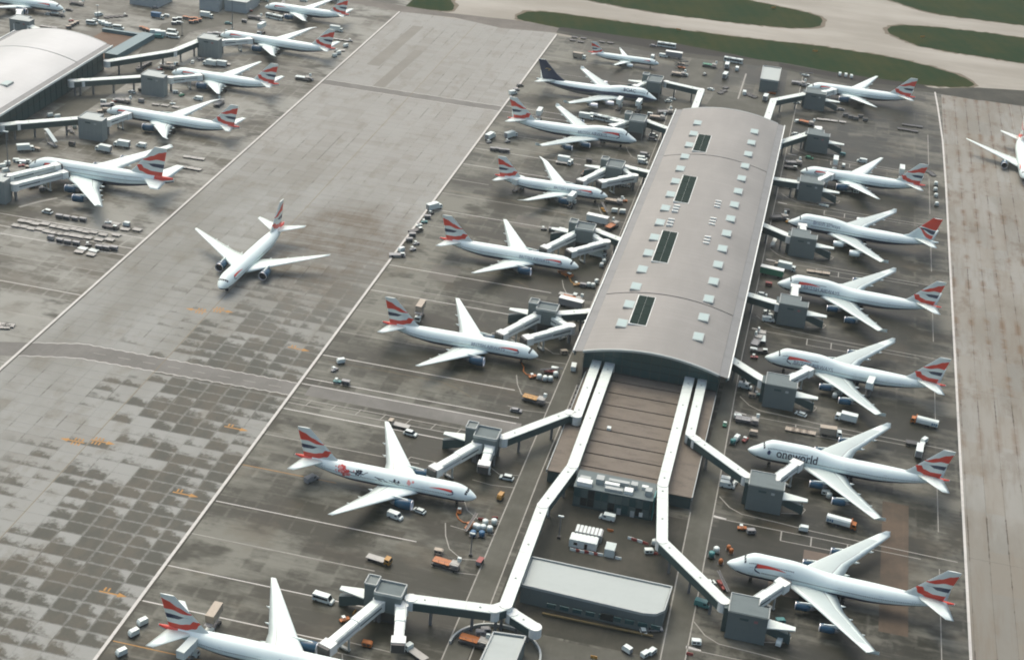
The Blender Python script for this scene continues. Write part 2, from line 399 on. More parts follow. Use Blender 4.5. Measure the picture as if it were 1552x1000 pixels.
# grass islands between the taxiways
def island(pts, label=None):
    mb = MB(); P = []; n = len(pts)
    for k in range(n):                                   # ragged turf edge
        a, b = pts[k], pts[(k+1) % n]; m_ = max(1, int(math.hypot(b[0]-a[0], b[1]-a[1])/2.5))
        for j in range(m_): P.append((a[0]+(b[0]-a[0])*j/m_+random.uniform(-.8, .8), a[1]+(b[1]-a[1])*j/m_+random.uniform(-1.0, 1.0)))
    mb.face([(x, y, -0.02) for x, y in P]); o = obj('grass_island', mb, GRASS); tag(o, kind='structure')
    cx = sum(p[0] for p in pts)/n; cy = sum(p[1] for p in pts)/n; Q = []
    for x, y in P:
        d_ = math.hypot(x-cx, y-cy); f = 1+random.uniform(1.0, 3.4)/d_; g = 1+random.uniform(.8, 2.4)/max(6, abs(y-cy)); Q.append((cx+(x-cx)*f, cy+(y-cy)*g))
    mb = MB(); mb.face([(x, y, -0.045) for x, y in Q]); obj('worn_verge', mb, VERGE, o)
def smooth(P, n=3):
    for _ in range(n):
        Q = []
        for a, b in zip(P, P[1:]+P[:1]):
            Q += [(a[0]*.75+b[0]*.25, a[1]*.75+b[1]*.25), (a[0]*.25+b[0]*.75, a[1]*.25+b[1]*.75)]
        P = Q
    return P
island(smooth([(-204.8, 988.3),(-198.6, 1007.0),(-177.1, 1013.4),(-158.8, 1012.9),(-100.5, 1013.7),(-39.0, 1018.3),(2.6, 1023.1),(47.5, 1020.5),(73.7, 1009.7),(90.2, 999.0),(97.9, 983.1),(80.5, 970.4),(26.6, 967.5),(-5.4, 964.3),(-26.9, 973.8),(-38.5, 970.9),(-95.8, 979.4),(-170.9, 978.3),(-193.3, 981.1)], 2))
island(smooth([(-181.3, 1057.7),(-166.6, 1054.7),(-133.6, 1047.4),(-93.0, 1046.4),(-45.4, 1051.2),(-16.6, 1057.9),(-5.5, 1070.6),(-3.2, 1087.4),(-10.3, 1099.6),(-25.5, 1104.1),(-50.5, 1110.8),(-76.0, 1117.7)], 2))
island(smooth([(37.9, 1083.2),(43.2, 1098.0),(58.7, 1108.0),(106.2, 1113.9),(134.2, 1113.2),(199.3, 1107.1),(192.0, 1042.2),(130.3, 1050.1),(70.0, 1052.2),(52.9, 1061.1)], 2))
island(smooth([(34.1, 1172.6),(52.5, 1157.6),(71.0, 1145.1),(107.5, 1146.4),(136.2, 1147.3),(212.9, 1147.3),(222.7, 1228.7),(116.1, 1240.2),(40.9, 1208.6)], 2))
island(smooth([(-340.3, 984.2),(-312.2, 978.3),(-296.0, 976.7),(-275.9, 977.2),(-246.1, 977.9),(-244.5, 992.5),(-255.6, 1013.0),(-269.0, 1027.6)], 2))
# dark perimeter road and shoulder below the grass
sheet('perimeter_road', [(-170.8, 967.1),(-171.2, 979.7),(-96.2, 982.3),(-38.6, 972.3),(-25.2, 973.2),(26.7, 966.1),(72.3, 966.4),(97.8, 980.3),(129.8, 989.0),(128.0, 961.4),(96.0, 953.8),(70.2, 955.9),(24.0, 946.8),(-25.9, 959.8),(-100.8, 954.1)], 0.008, ROADDK)
sheet('perimeter_road', [(-239.0, 968.3),(-275.6, 963.7),(-306.7, 967.3),(-327.3, 973.5),(-343.2, 979.0),(-341.4, 987.3),(-312.7, 979.8),(-276.1, 977.9),(-245.7, 976.5),(-193.2, 982.8),(-170.9, 978.3),(-170.8, 967.1),(-205.7, 959.9)], 0.008, asphalt_mat('shoulder_asphalt', (0.10, 0.095, 0.08, 1), (0.16, 0.15, 0.127, 1)))

sheet('bank', [(-170.8, 973.5),(-170.5, 980.9),(-96.1, 981.6),(-61.1, 977.3),(-38.6, 972.3),(-60.1, 967.4),(-102.0, 962.5)], 0.02, DARKEDGE)  # flat dark strips along the edge of the grass
sheet('bank', [(-26.8, 972.4),(-5.7, 968.5),(26.6, 968.9),(64.2, 969.3),(70.2, 962.7),(23.7, 956.3),(-25.3, 963.0)], 0.02, DARKEDGE)
# service roads
sheet('service_road', [(-77.0, 120), (-68.8, 120), (-70.5, 446), (-70.3, 519), (-74.5, 560), (-74.5, 815), (-66, 872), (-60, 960), (-80, 960), (-84, 870), (-80, 815), (-77.2, 560)], 0.006, ROAD)
sheet('service_road', [(-15.5, 120), (-8.5, 120), (-8.9, 400), (-9.6, 470), (-11.0, 560), (-10.8, 815), (-10, 958), (-20, 958), (-17.5, 870), (-15.8, 815), (-15.5, 519), (-17, 455)], 0.006, ROAD)
sheet('service_road', [(-381, 120), (-371, 120), (-371, 800), (-378, 860), (-352, 905), (-352, 998), (-366, 998), (-372, 912), (-400, 868), (-386, 800)], 0.006, ROAD)
sheet('service_road', rect(-165.0, -84.0, 472.6, 481.2), 0.006, CROSS, apron_l)
sheet('crossing_road', [(-320, 457.5), (-285.7, 458.5), (-254, 468.6), (-170.4, 470.9), (-170.4, 480.2), (-256.6, 479.4), (-288, 469), (-320, 468)], 0.006, CROSS)
sheet('crossing_road', rect(-275.2, -170.4, 805.0, 813.5), 0.006, CROSS)
# court paving between the walkways and the hall, works area
sheet('yard', [(-68.0, 365), (-16.0, 365), (-16.5, 440), (-67.5, 440)], 0.004, ROADDK)
sheet('yard', [(-66, 822), (-20, 822), (-20, 900), (-58, 900)], 0.004, ROAD)
sheet('yard', [(-62.0, 330), (-18, 330), (-18, 364), (-62, 364)], 0.004, ROAD)
for (a, m_) in ((rect(47, 56, 400, 475), PATCHB), (rect(-14 + 36, 32, 425, 436), PATCHP), (rect(14, 27, 488.5, 493), PATCHP), (rect(12, 22, 408, 420), PATCHP)):
    sheet('slab_repair', a, 0.005, m_, apron_r)
for a in ([(-262, 850), (-254, 850), (-252, 938), (-259, 938)], [(-247, 815), (-240, 815), (-238, 890), (-244, 890)]):
    sheet('slab_repair', a, 0.005, PATCHL, lane)
for a in (rect(-120, -106, 830, 845), rect(-128, -116, 655, 668), rect(-150, -138, 585, 600)):
    sheet('slab_repair', a, 0.005, PATCHG, apron_l)

# ---------------------------------------------------------------- painted markings
def stripe(a, b, w=0.45, mat=PAINTW, z=0.014, parent=None, name='painted_line'):
    (x0, y0), (x1, y1) = a, b; dx, dy = x1-x0, y1-y0; l = math.hypot(dx, dy); nx, ny = -dy/l*w/2, dx/l*w/2
    mb = MB(); mb.face([(x0-nx, y0-ny, z), (x1-nx, y1-ny, z), (x1+nx, y1+ny, z), (x0+nx, y0+ny, z)])
    return obj(name, mb, mat, parent)
def poly_stripe(pts, w=0.4, mat=PAINTW, parent=None, z=0.014):
    mb = MB(); n = len(pts); L_, R_ = [], []
    for k in range(n):
        a = Vector(pts[max(k-1, 0)]); b = Vector(pts[min(k+1, n-1)]); d = (b-a).normalized(); nn = Vector((-d.y, d.x))*w/2; p = Vector(pts[k])
        L_.append(p+nn); R_.append(p-nn)
    for k in range(n-1): mb.face([(L_[k].x, L_[k].y, z), (R_[k].x, R_[k].y, z), (R_[k+1].x, R_[k+1].y, z), (L_[k+1].x, L_[k+1].y, z)])
    return obj('painted_line', mb, mat, parent)
for x, p in ((-275.8, apron_a), (-169.9, apron_l)):
    stripe((x, 120), (x, 964), 1.0, PAINTW, parent=p)
    stripe((x+0.95, 120), (x+0.95, 964), 0.5, ROADDK, parent=p)
poly_stripe([(74.7, 120), (74.7, 800), (74.2, 870), (72.3, 930), (71.0, 958)], 0.9, PAINTW, apron_r)
# stand lines on the near side of the pier
for (p, x1, c, wd) in (((-169.4, 397.8), -100, PAINTW, .4), ((-169.1, 378.4), -108, PAINTDIM, .4), ((-169.4, 360.5), -104, PAINTW, .4), ((-169.3, 342.1), -112, PAINTW, .45), ((-169.4, 322.5), -120, PAINTY, .35),
        ((-169.5, 504.3), -92, PAINTW, .45), ((-169.6, 484.9), -86, PAINTW, .45), ((-169.9, 480.5), -86, PAINTW, .45), ((-169.4, 469.7), -98, PAINTDIM, .4), ((-169.3, 465.7), -98, PAINTDIM, .45), ((-169.5, 461.1), -108, PAINTW, .5),
        ((-168.9, 442.3), -112, PAINTDIM, .4), ((-165.7, 421.1), -135, PAINTY, .3), ((-169.5, 720.5), -118, PAINTW, .4), ((-169.5, 698.4), -150, PAINTDIM, .4), ((-169.7, 679.2), -100, PAINTDIM, .4), ((-167.2, 658.4), -112, PAINTW, .4), ((-167.3, 639.3), -150, PAINTDIM, .4),
        ((-169.3, 591.7), -96, PAINTW, .4), ((-169.2, 571.3), -96, PAINTDIM, .4), ((-169.0, 565.3), -100, PAINTW, .4), ((-169.1, 545.5), -140, PAINTDIM, .35), ((-169.1, 525.0), -125, PAINTDIM, .3),
        ((-170.2, 815.6), -105, PAINTW, .4), ((-170.2, 806.1), -110, PAINTW, .4), ((-170.6, 770.8), -120, PAINTDIM, .4), ((-168.2, 752.6), -105, PAINTDIM, .4), ((-167.9, 744.4), -112, PAINTW, .4), ((-171.6, 885.5), -108, PAINTDIM, .35), ((-171.8, 915.0), -112, PAINTDIM, .35)):
    y = round(p[1], 1)
    stripe((-169.3, y), (x1, y+random.uniform(-.2, .2)), wd, c, parent=apron_l)
for k in range(7):                                   # bay dividers along the crossing road
    x = -162+k*9.5; stripe((x, 466.0), (x+1.0, 470.2), .35, PAINTDIM, parent=apron_l)
# stand lines of the other pier
for (p, x1, c) in (((-277.3, 576.0), -352, PAINTW), ((-277.2, 564.5), -352, PAINTW), ((-276.8, 557.0), -352, PAINTW), ((-276.9, 516.2), -345, PAINTW), ((-276.7, 538.8), -330, PAINTDIM), ((-276.5, 492.7), -330, PAINTDIM), ((-277.4, 664.5), -300, PAINTDIM), ((-277.8, 628.1), -306, PAINTDIM), ((-276.7, 687.5), -305, PAINTDIM), ((-276.2, 744.2), -300, PAINTDIM), ((-276.2, 802.1), -345, PAINTDIM), ((-274.8, 857.0), -318, PAINTDIM), ((-275.9, 919.8), -320, PAINTDIM)):
    y = round(p[1], 1); stripe((-276.5, y), (x1, y), .4, c, parent=apron_a)
for x in (-318, -300, -283):
    stripe((x, (-277.2, 564.5)[1]), (x+1.5, (-277.3, 576.0)[1]), .4, PAINTDIM, parent=apron_a)
# serrated crossing edges
def zigzag(pts, parent, step=2.2, amp=0.28):
    Q = []
    for a, b in zip(pts, pts[1:]):
        n = max(2, int(math.hypot(b[0]-a[0], b[1]-a[1])/step))
        for k in range(n): Q.append((a[0]+(b[0]-a[0])*k/n, a[1]+(b[1]-a[1])*k/n+(amp if k % 2 else -amp)))
    poly_stripe(Q+[pts[-1]], .38, PAINTW, parent)
zigzag([(-275, 462.3), (-254, 468.6), (-170.6, 470.9)], lane); zigzag([(-275, 473.2), (-256.6, 479.4), (-170.6, 480.2)], lane)
zigzag([(-275, 805.0), (-170.6, 805.0)], lane, 4, .2); zigzag([(-275, 813.5), (-170.6, 813.5)], lane, 4, .2)
for k in range(8): stripe((-250+k*10, 474.2+k*.12), (-245+k*10, 474.3+k*.12), .3, PAINTDIM, parent=lane)
# road edge lines
for pts in ([(-77.0, 300), (-77.2, 519), (-77.2, 560), (-79.5, 815), (-82, 900)], [(-68.9, 300), (-70.4, 446), (-70.2, 517)]): poly_stripe(pts, .4, PAINTDIM, apron_l)
for pts in ([(-8.6, 330), (-8.9, 400), (-9.6, 470), (-10.9, 560), (-10.6, 815), (-10, 955)], [(-15.4, 330), (-17, 445)]): poly_stripe(pts, .4, PAINTDIM, apron_r)
for y in (382, 454, 527, 600, 673, 745, 817):         # stand boundaries and node hatch lines of the right-hand row
    poly_stripe([(-8.5, y+4), (-4.5, y-1.5), (0, y-4.2), (14, y-5.2), (24, y-6.3), (72, y-8.0)], .38, PAINTDIM, apron_r)
    poly_stripe([(-9.3, y-9.5), (20, y-9.8), (60, y-10.4)], .35, PAINTDIM, apron_r)
    stripe((-9.3, y-8.6), (-4.8, y-9.2), .9, PAINTW, parent=apron_r)
    for x in (14, 24, 36): stripe((x, y-15.5), (x, y-10.0), .45, PAINTDIM, parent=apron_r)
    stripe((14, y-15.5), (36, y-15.5), .35, PAINTDIM, parent=apron_r)
    poly_stripe([(13, y+1), (20, y+3), (21, y+6), (18, y+9)], .3, PAINTDIM, apron_r)
    stripe((66, y+8), (66, y+58), .3, PAINTDIM, parent=apron_r)
for (x, y) in ((-117, 440), (-112, 541), (-110, 626), (-112, 712), (-108, 338)):   # equipment boxes by the boarding bridges
    for a, b in (((x, y), (x+1, y+5.5)), ((x+1, y+5.5), (x+16, y+5)), ((x, y), (x+16, y-.5)), ((x+3, y), (x+6, y-8))): stripe(a, b, .35, PAINTDIM, parent=apron_l)
for (x, y) in ((-80, 418), (-80, 447), (-80, 500), (-80, 540), (-80, 590), (-80, 395), (-80, 680), (-80, 765)):
    poly_stripe([(x+2.8, y), (x-4, y-1.5), (x-9, y+2.5), (x-12, y+9), (x-14, y+16)], .35, PAINTDIM, apron_l)
    poly_stripe([(x+2.8, y-8), (x-5, y-9), (x-12, y-8)], .3, PAINTDIM, apron_l)
for y in (600, 683, 500): poly_stripe([(-165, y), (-140, y+.8), (-120, y+.5), (-112, y-3), (-106, y-7)], .15, plain('faded_yellow', (0.17, 0.12, 0.05, 1), .8, dirt=.4), apron_l)
for (a, b, wd) in (((-44.4, 939.3), (-44.5, 888.5), .9), ((-63.5, 403.9), (-63.9, 391.2), .5), ((35.3, 453.6), (39.1, 452.9), .01)):
    if wd > .1: stripe(a, b, wd, PAINTDIM, parent=apron_r)
poly_stripe([(-341.5, 585.3), (-336.7, 593.9), (-331.1, 601.3)], 1.6, PAINTDIM, apron_a)
# yellow stand arrows with small blocks of figures too worn to read
def arrow(p, dirx, bars, parent):
    x, y = p; mb = MB(); z = 0.016; d_ = dirx
    mb.face([(x, y-.28, z), (x+6*d_, y-.28, z), (x+6*d_, y+.28, z), (x, y+.28, z)])
    mb.face([(x+6*d_, y-1.1, z), (x+9*d_, y, z), (x+6*d_, y+1.1, z)])
    for k in range(bars):
        u = x+d_*(1.0+k*1.3); mb.face([(u, y+.6, z), (u+.55*d_, y+.6, z), (u+.55*d_, y+2.3, z), (u, y+2.3, z)])
        if bars > 2: mb.face([(u, y-.6, z), (u+.55*d_, y-.6, z), (u+.55*d_, y-2.3, z), (u, y-2.3, z)])
    obj('yellow_arrow', mb, PAINTY, parent)
arrow((-224.2, 415.3), -1, 3, lane); arrow((-223.1, 418.0), 1, 3, lane); arrow((-224.0, 521.0), -1, 3, lane); arrow((-222.9, 524.6), 1, 3, lane)
for p in ((-183.9, 397.9), (-182.7, 342.2), (-183.9, 442.0), (-183.5, 505.2)): arrow(p, 1, 2, lane)
stripe((-222.9, 120), (-222.9, 960), .3, plain('faded_centre_line', (0.15, 0.125, 0.07, 1), 0.7, dirt=0.4), parent=lane)
stripe((116, 120), (116, 955), .3, PAINTDIM, parent=lane_r)

# ================================================================ BUILDINGS
def roof_z(u, h0=14.0, rise=4.2): return h0+rise*(1-(2*u-1)**2)
def pier(cx, y0, y1, joints, roofm, name, label, sky_y=None, louvres=(), vents=(), right_panes=True):
    root = empty(name, (cx, (y0+y1)/2, 0), 0, label, 'building'); ym = (y0+y1)/2
    yy = [y0]+list(joints)+[y1]; W = 30.0; N = 26
    for a, b in zip(yy, yy[1:]):
        mb = MB(); us = [k/N for k in range(N+1)]
        A, B = a-ym+0.35, b-ym-0.35
        top = [(-26.2+52.4*u, roof_z(u)) for u in us]
        for (p, q) in zip(top, top[1:]): mb.face([(p[0], A, p[1]), (q[0], A, q[1]), (q[0], B, q[1]), (p[0], B, p[1])])
        for Y in (A, B):
            for (p, q) in zip(top, top[1:]): mb.face([(p[0], Y, p[1]), (q[0], Y, q[1]), (q[0], Y, q[1]-1.0), (p[0], Y, p[1]-1.0)])
        o = obj('roof_section', mb, roofm, root, True)
    for j in joints:                                     # recessed expansion joints
        mb = MB(); top = [(-26.2+52.4*k/N, roof_z(k/N)-0.25) for k in range(N+1)]
        for (p, q) in zip(top, top[1:]): mb.face([(p[0], j-ym-.5, p[1]), (q[0], j-ym-.5, q[1]), (q[0], j-ym+.5, q[1]), (p[0], j-ym+.5, p[1])])
        obj('expansion_joint', mb, DARKM, root)
    for s in (-1, 1):
        mb = MB(); A, B = y0-ym, y1-ym
        mb.face([(s*26.25, A, 13.9), (s*29.6, A, 13.3), (s*29.6, B, 13.3), (s*26.25, B, 13.9)])
        obj('gutter', mb, GUTTER, root)
        mb = MB(); mb.box(min(s*29.6, s*30.1), max(s*29.6, s*30.1), A-.2, B+.2, 12.6, 13.7); obj('eave_trim', mb, BRIDGEW, root)
        mb = MB(); mb.box(min(s*28.9, s*29.5), max(s*28.9, s*29.5), A, B, 11.7, 12.9); obj('eave_beam', mb, TEALW, root)
    for Y, s in ((y0-ym, -1), (y1-ym, 1)):              # end fascia following the arc
        mb = MB()
        for k in range(N):
            p, q = -26.2+52.4*k/N, -26.2+52.4*(k+1)/N; a, b = roof_z(k/N), roof_z((k+1)/N)
            mb.face([(p, Y-.1, a-.9), (q, Y-.1, b-.9), (q, Y-.1, b-.02), (p, Y-.1, a-.02)]); mb.face([(p, Y-.1, a-.02), (q, Y-.1, b-.02), (q, Y+.6, b+.05), (p, Y+.6, a+.05)])
        obj('fascia', mb, BRIDGES, root)
    # core walls
    mb = MB(); A, B = y0-ym+4.0, y1-ym-4.0
    prof = [(-26.0, 0)]+[(-26.0+52*k/12, roof_z(k/12*.96+.02)-1.2) for k in range(13)]+[(26.0, 0)]
    mb.loft([[(x, A, z) for x, z in prof], [(x, B, z) for x, z in prof]]); obj('core_wall', mb, DARKM, root)
    # end glazing: panes in a mullion grid
    n = 14
    for k in range(n):
        x0 = -26+52*k/n; x1 = -26+52*(k+1)/n; zt = min(roof_z(k/n*.96+.02), roof_z((k+1)/n*.96+.02))-1.6
        for a, b in ((5.2, 8.4), (8.4, 11.4), (11.4, zt)):
            if b-a < .5: continue
            m_ = MB(); m_.box(x0+.12, x1-.12, A-.30, A-.12, a+.1, b-.1); obj('glass_pane', m_, TEALG, root)
    mb = MB()
    for k in range(n+1): mb.box(-26+52*k/n-.1, -26+52*k/n+.1, A-.42, A-.10, 4.6, roof_z(k/n*.96+.02)-1.3)
    for z in (5.2, 8.4, 11.4): mb.box(-26, 26, A-.40, A-.11, z-.09, z+.09)
    tag(obj('mullion_grid', mb, TEALW, root))
    if right_panes:
        m_ = MB(); m_.box(0, .15, -2.85, 2.85, 0.4, 5.7); low = m_.mesh('glass_pane', [TEALG]); m_ = MB(); m_.box(0, .15, -2.85, 2.85, 6.1, 11.2); hi = m_.mesh('glass_pane', [TEALG])
        y = A+3.2
        while y < B-3:
            for me in (low, hi): o = link('glass_pane', me, root); o.location = (26.02, y, 0)
            y += 6.0
    for y in sky_y or ():
        for x, u in ((-15.0, .23), (15.2, .77)):
            z = roof_z((x+26.2)/52.4); m_ = MB(); m_.box(x-2.1, x+2.1, y-ym-3.4, y-ym+3.4, z-.4, z+.55)
            f = obj('skylight', m_, BRIDGES, root); m_ = MB(); m_.box(x-1.8, x+1.8, y-ym-3.0, y-ym+3.0, z+.56, z+.64); obj('glazing', m_, CLEARLIGHT, f)
            if x > 0: m_ = MB(); m_.box(x-2.35, x-2.12, y-ym-3.4, y-ym+3.4, z-.6, z+.3); obj('kerb', m_, DARKM, f)
            else: m_ = MB(); m_.box(x+2.12, x+2.35, y-ym-3.4, y-ym+3.4, z-.4, z+.3); obj('kerb', m_, DARKM, f)
    for a, b in louvres:
        m_ = MB(); m_.box(-12.6, -5.4, a-ym-.4, b-ym+.4, 16.6, 18.05, 0); f = obj('roof_light', m_, BRIDGEW, root)
        nn = max(3, int((b-a)/8))
        for k in range(nn):
            for c_ in range(2):
                ya, yb = a-ym+(b-a)*k/nn, a-ym+(b-a)*(k+1)/nn
                m_ = MB(); m_.box(-12.2+c_*3.3, -9.0+c_*3.3, ya+.08, yb-.08, 18.06, 18.16+.03*((k+c_) % 2)); obj('glass_pane', m_, LOUVRE, f)
    for x, y in vents:
        for k in range(3):
            m_ = MB(); m_.box(x-1.4, x+1.4, y-ym-4.5+k*3.4, y-ym-3.6+k*3.4, 17.0, 18.45); obj('roof_vent', m_, BRIDGEW, root)
    return root
SKY = [541.2+17.55*k for k in range(15)]
pier(-43.5, 519, 814, (571, 738.5), ROOFB, 'pier_building', 'long grey arched-roof pier with two rows of pale square skylights', SKY, ((541, 567), (602.5, 636), (672, 706.5), (742.5, 767.5)), ((-10.2, 664), (-10.4, 647), (7.7, 677.5), (7.7, 656), (7.7, 634)))
pier(-418.5, 480, 778, (645, 742), ROOFA, 'pier_building', 'shiny pale arched-roof pier with dark glazed flank beside the double-deck jet', [560, 612, 688], (), ())

# low roof of the sunken court in front of the pier
root = empty('court_building', (-43, 480, 0), 0, 'low brown flat-roofed court block with dark cross joints before the pier', 'building')
def rel(o, x0, x1, y0, y1, z0, z1, name, mat, r, top=None):
    mb = MB(); mb.box(x0-r.location.x, x1-r.location.x, y0-r.location.y, y1-r.location.y, z0, z1); return obj(name, mb, mat, r)
rel(0, -67.4, -17.6, 446.6, 522, 0, 4.55, 'wall', TEALW, root)
jy = [447, 453.2, 462.1, 470.6, 479.2, 488.4, 497.5, 507, 516, 522.4]
for a, b in zip(jy, jy[1:]): rel(0, -57.3, -29.2, a+.35, b-.35, 4.6, 5.0, 'roof_panel', COURT, root)
rel(0, -67.6, -57.9, 446.2, 522, 4.6, 4.95, 'roof_panel', COURT, root); rel(0, -28.6, -17.4, 446.2, 522, 4.6, 4.95, 'roof_panel', COURT, root)
rel(0, -57.8, -28.7, 446.6, 522, 4.56, 4.66, 'roof_base', COURTDK, root)
rel(0, -67.9, -67.6, 446.0, 519, 4.0, 5.3, 'parapet', BRIDGES, root); rel(0, -17.4, -17.1, 446.0, 519, 4.0, 5.3, 'parapet', BRIDGES, root)
for k in range(9):
    y = 484+k*3.6; rel(0, -69.6+.0, -68.4, y, y+2.4, 0, 1.1, 'vent_grille', DARKM, root)
rel(0, -52.6, -51.2, 479.5, 481.2, 5.0, 5.9, 'roof_hatch', VWHITE, root)
root = empty('court_building', (-44, 828, 0), 0, 'low brown jointed roof between the two bent link bridges beyond the pier', 'building')
rel(0, -62.0, -26.5, 815, 845, 0, 3.4, 'wall', TEALW, root); rel(0, -61.8, -26.7, 815.2, 844.8, 3.4, 3.5, 'roof_base', COURTDK, root)
for k in range(4): rel(0, -61.8, -26.7, 815.4+k*7.4, 822.2+k*7.4, 3.5, 3.85, 'roof_panel', COURT, root)
# glazed plant block at the court's near end
root = empty('plant_block', (-43, 439, 0), 0, 'dark glazed plant block topped with pale rooftop ducts below the court roof', 'building')
rel(0, -56.2, -29.6, 435.2, 445.8, 0, 7.6, 'wall', TEALW, root); rel(0, -56.4, -29.4, 435.0, 446.0, 7.6, 7.9, 'roof', NODER, root)
for k in range(11):
    for a, b in ((1.0, 3.9), (4.2, 7.2)):
        rel(0, -55.9+k*2.35, -53.8+k*2.35, 434.95, 435.18, a, b, 'glass_pane', random.choice((TEALG, GLASS, plain('painted_reflection', (0.07, 0.11, 0.105, 1), .3))), root)  # some panes paler at random: reflections painted into their colour
random.seed(11)
for k, (x0, x1, y0, y1, h) in enumerate(((-55.6, -50.5, 436.0, 438.6, 1.5), (-55.2, -51.5, 439.2, 441, 1.1), (-49.6, -47.0, 439, 442, 1.9), (-46.5, -41.5, 438.4, 440, 1.2), (-46.0, -40, 436, 437.6, 1.0), (-45.5, -38.5, 440.6, 442.2, 1.3), (-39.5, -36.6, 436.2, 438.8, 1.2), (-37.8, -35.6, 439.6, 442, 1.9), (-32.6, -30.4, 437.4, 440, 2.0), (-34.2, -32.0, 441, 442.4, 1.0))):
    o = rel(0, x0, x1, y0, y1, 7.9, 7.9+h, 'duct', BRIDGES if k % 3 else BRIDGEW, root)
rel(0, -29.3, -28.9, 435.5, 440, 0, 9.2, 'pipe_riser', VTEAL, root)
rel(0, -41, -39.6, 434.8, 435.2, 0.2, 2.6, 'door', BRIDGES, root); rel(0, -36.4, -35.0, 434.8, 435.2, 0.2, 2.6, 'door', BRIDGES, root); rel(0, -33.4, -32.2, 434.8, 435.2, 1.0, 2.6, 'door', BRIDGEW, root)

# pale roofed hall and the smaller halls
def hall(name, label, poly, h, mat=NODEG, roofm=PALEROOF, ribs=6):
    cx = sum(p[0] for p in poly)/len(poly); cy = sum(p[1] for p in poly)/len(poly)
    r = empty(name, (cx, cy, 0), 0, label, 'building'); P = [(x-cx, y-cy) for x, y in poly]
    mb = MB(); mb.prism(P, 0, h); obj('wall', mb, mat, r)
    sc = lambda f, g: [(x*f, y*g) for x, y in P]
    mb = MB(); mb.prism(sc(.975, .95), h, h+.25); obj('roof', mb, roofm, r)
    n = len(P)
    for k in range(n):
        a, b = P[k], P[(k+1) % n]; mb = MB(); l = math.hypot(b[0]-a[0], b[1]-a[1])
        if l < .5: continue
        mb.beam((a[0], a[1], h-.2), (b[0], b[1], h-.2), .45, .95); obj('parapet', mb, BRIDGES, r)
    return r
H = hall('equipment_hall', 'long pale flat-roofed hall with rounded corner between the two elbow walkways', [(-61.5, 378.0), (-23.5, 376.2), (-19.8, 377.0), (-17.6, 379.6), (-17.0, 392.0), (-61.6, 392.8)], 6.2, NODEG)
mb = MB(); mb.box(-20, 14, -8.9, -8.3, .6, 1.0); obj('kerb_rail', mb, plain('ochre_rail', (0.14, 0.105, 0.04, 1), .7), H)
mb = MB(); mb.box(-2.5, 1.5, -8.25, -7.9, 2.6, 5.0); obj('window', mb, GLASS, H)
for k in range(9): mb = MB(); mb.box(-19+k*4.0, -16.2+k*4.0, -8.2, -7.9, 3.0, 4.4); obj('window', mb, TEALG, H)
hall('store_hall', 'small pale flat-roofed store by the grass bank beyond the arched roof', [(-34.0, 908.0), (-23.3, 908.2), (-23.6, 935), (-34.6, 934.6)], 7.5, NODEG)
H2 = hall('ramp_house', 'pale flat-roofed ramp house inside a curved kerb below the elbow walkway', [(-65.5, 322), (-55.8, 322), (-54.8, 354.4), (-64.2, 353.4)], 6.0, NODEG)
mb = MB()
ring = [(-3.0+13.5*math.cos(t*math.pi/24), 14.0+12.5*math.sin(t*math.pi/24)) for t in range(0, 25)]
for a, b in zip(ring, ring[1:]): mb.beam((a[0], a[1], 0), (b[0], b[1], 0), .6, 1.1)
obj('curved_kerb', mb, BRIDGES, H2)
hall('service_block', 'bluish white service block beside the blue-topped lorry', [(-435, 897), (-416, 897), (-414, 915), (-435, 915)], 8, plain('pale_cladding', (0.32, 0.37, 0.37, 1), .5))
hall('service_block', 'pale box-shaped service block by the road bend and tall mast', [(-392, 907), (-379, 907), (-379, 928), (-392, 928)], 8, MATS['pale_cladding'])
hall('service_block', 'low white service block joined behind the pale box-shaped one', [(-377, 912), (-362, 912), (-362, 935), (-377, 935)], 6.5, MATS['pale_cladding'])
root = empty('sunken_court', (-407, 812, 0), 0, 'brown walled forecourt with teal canopy at the end of the shiny pier', 'forecourt')
mb = MB(); mb.box(-17, 10, -20, 24, 0, .25); obj('paving', mb, asphalt_mat('brown_paving', (0.10, 0.065, 0.042, 1), (0.14, 0.095, 0.06, 1)), root)
mb = MB(); mb.beam((10, -20, 0), (12, 26, 0), 8, 3.2); obj('canopy', mb, plain('teal_canopy', (0.09, 0.165, 0.175, 1), .5), root)
mb = MB(); mb.beam((-17, 25, 0), (12, 25, 0), 2.5, 2.2); obj('wall', mb, MATS['teal_canopy'], root)

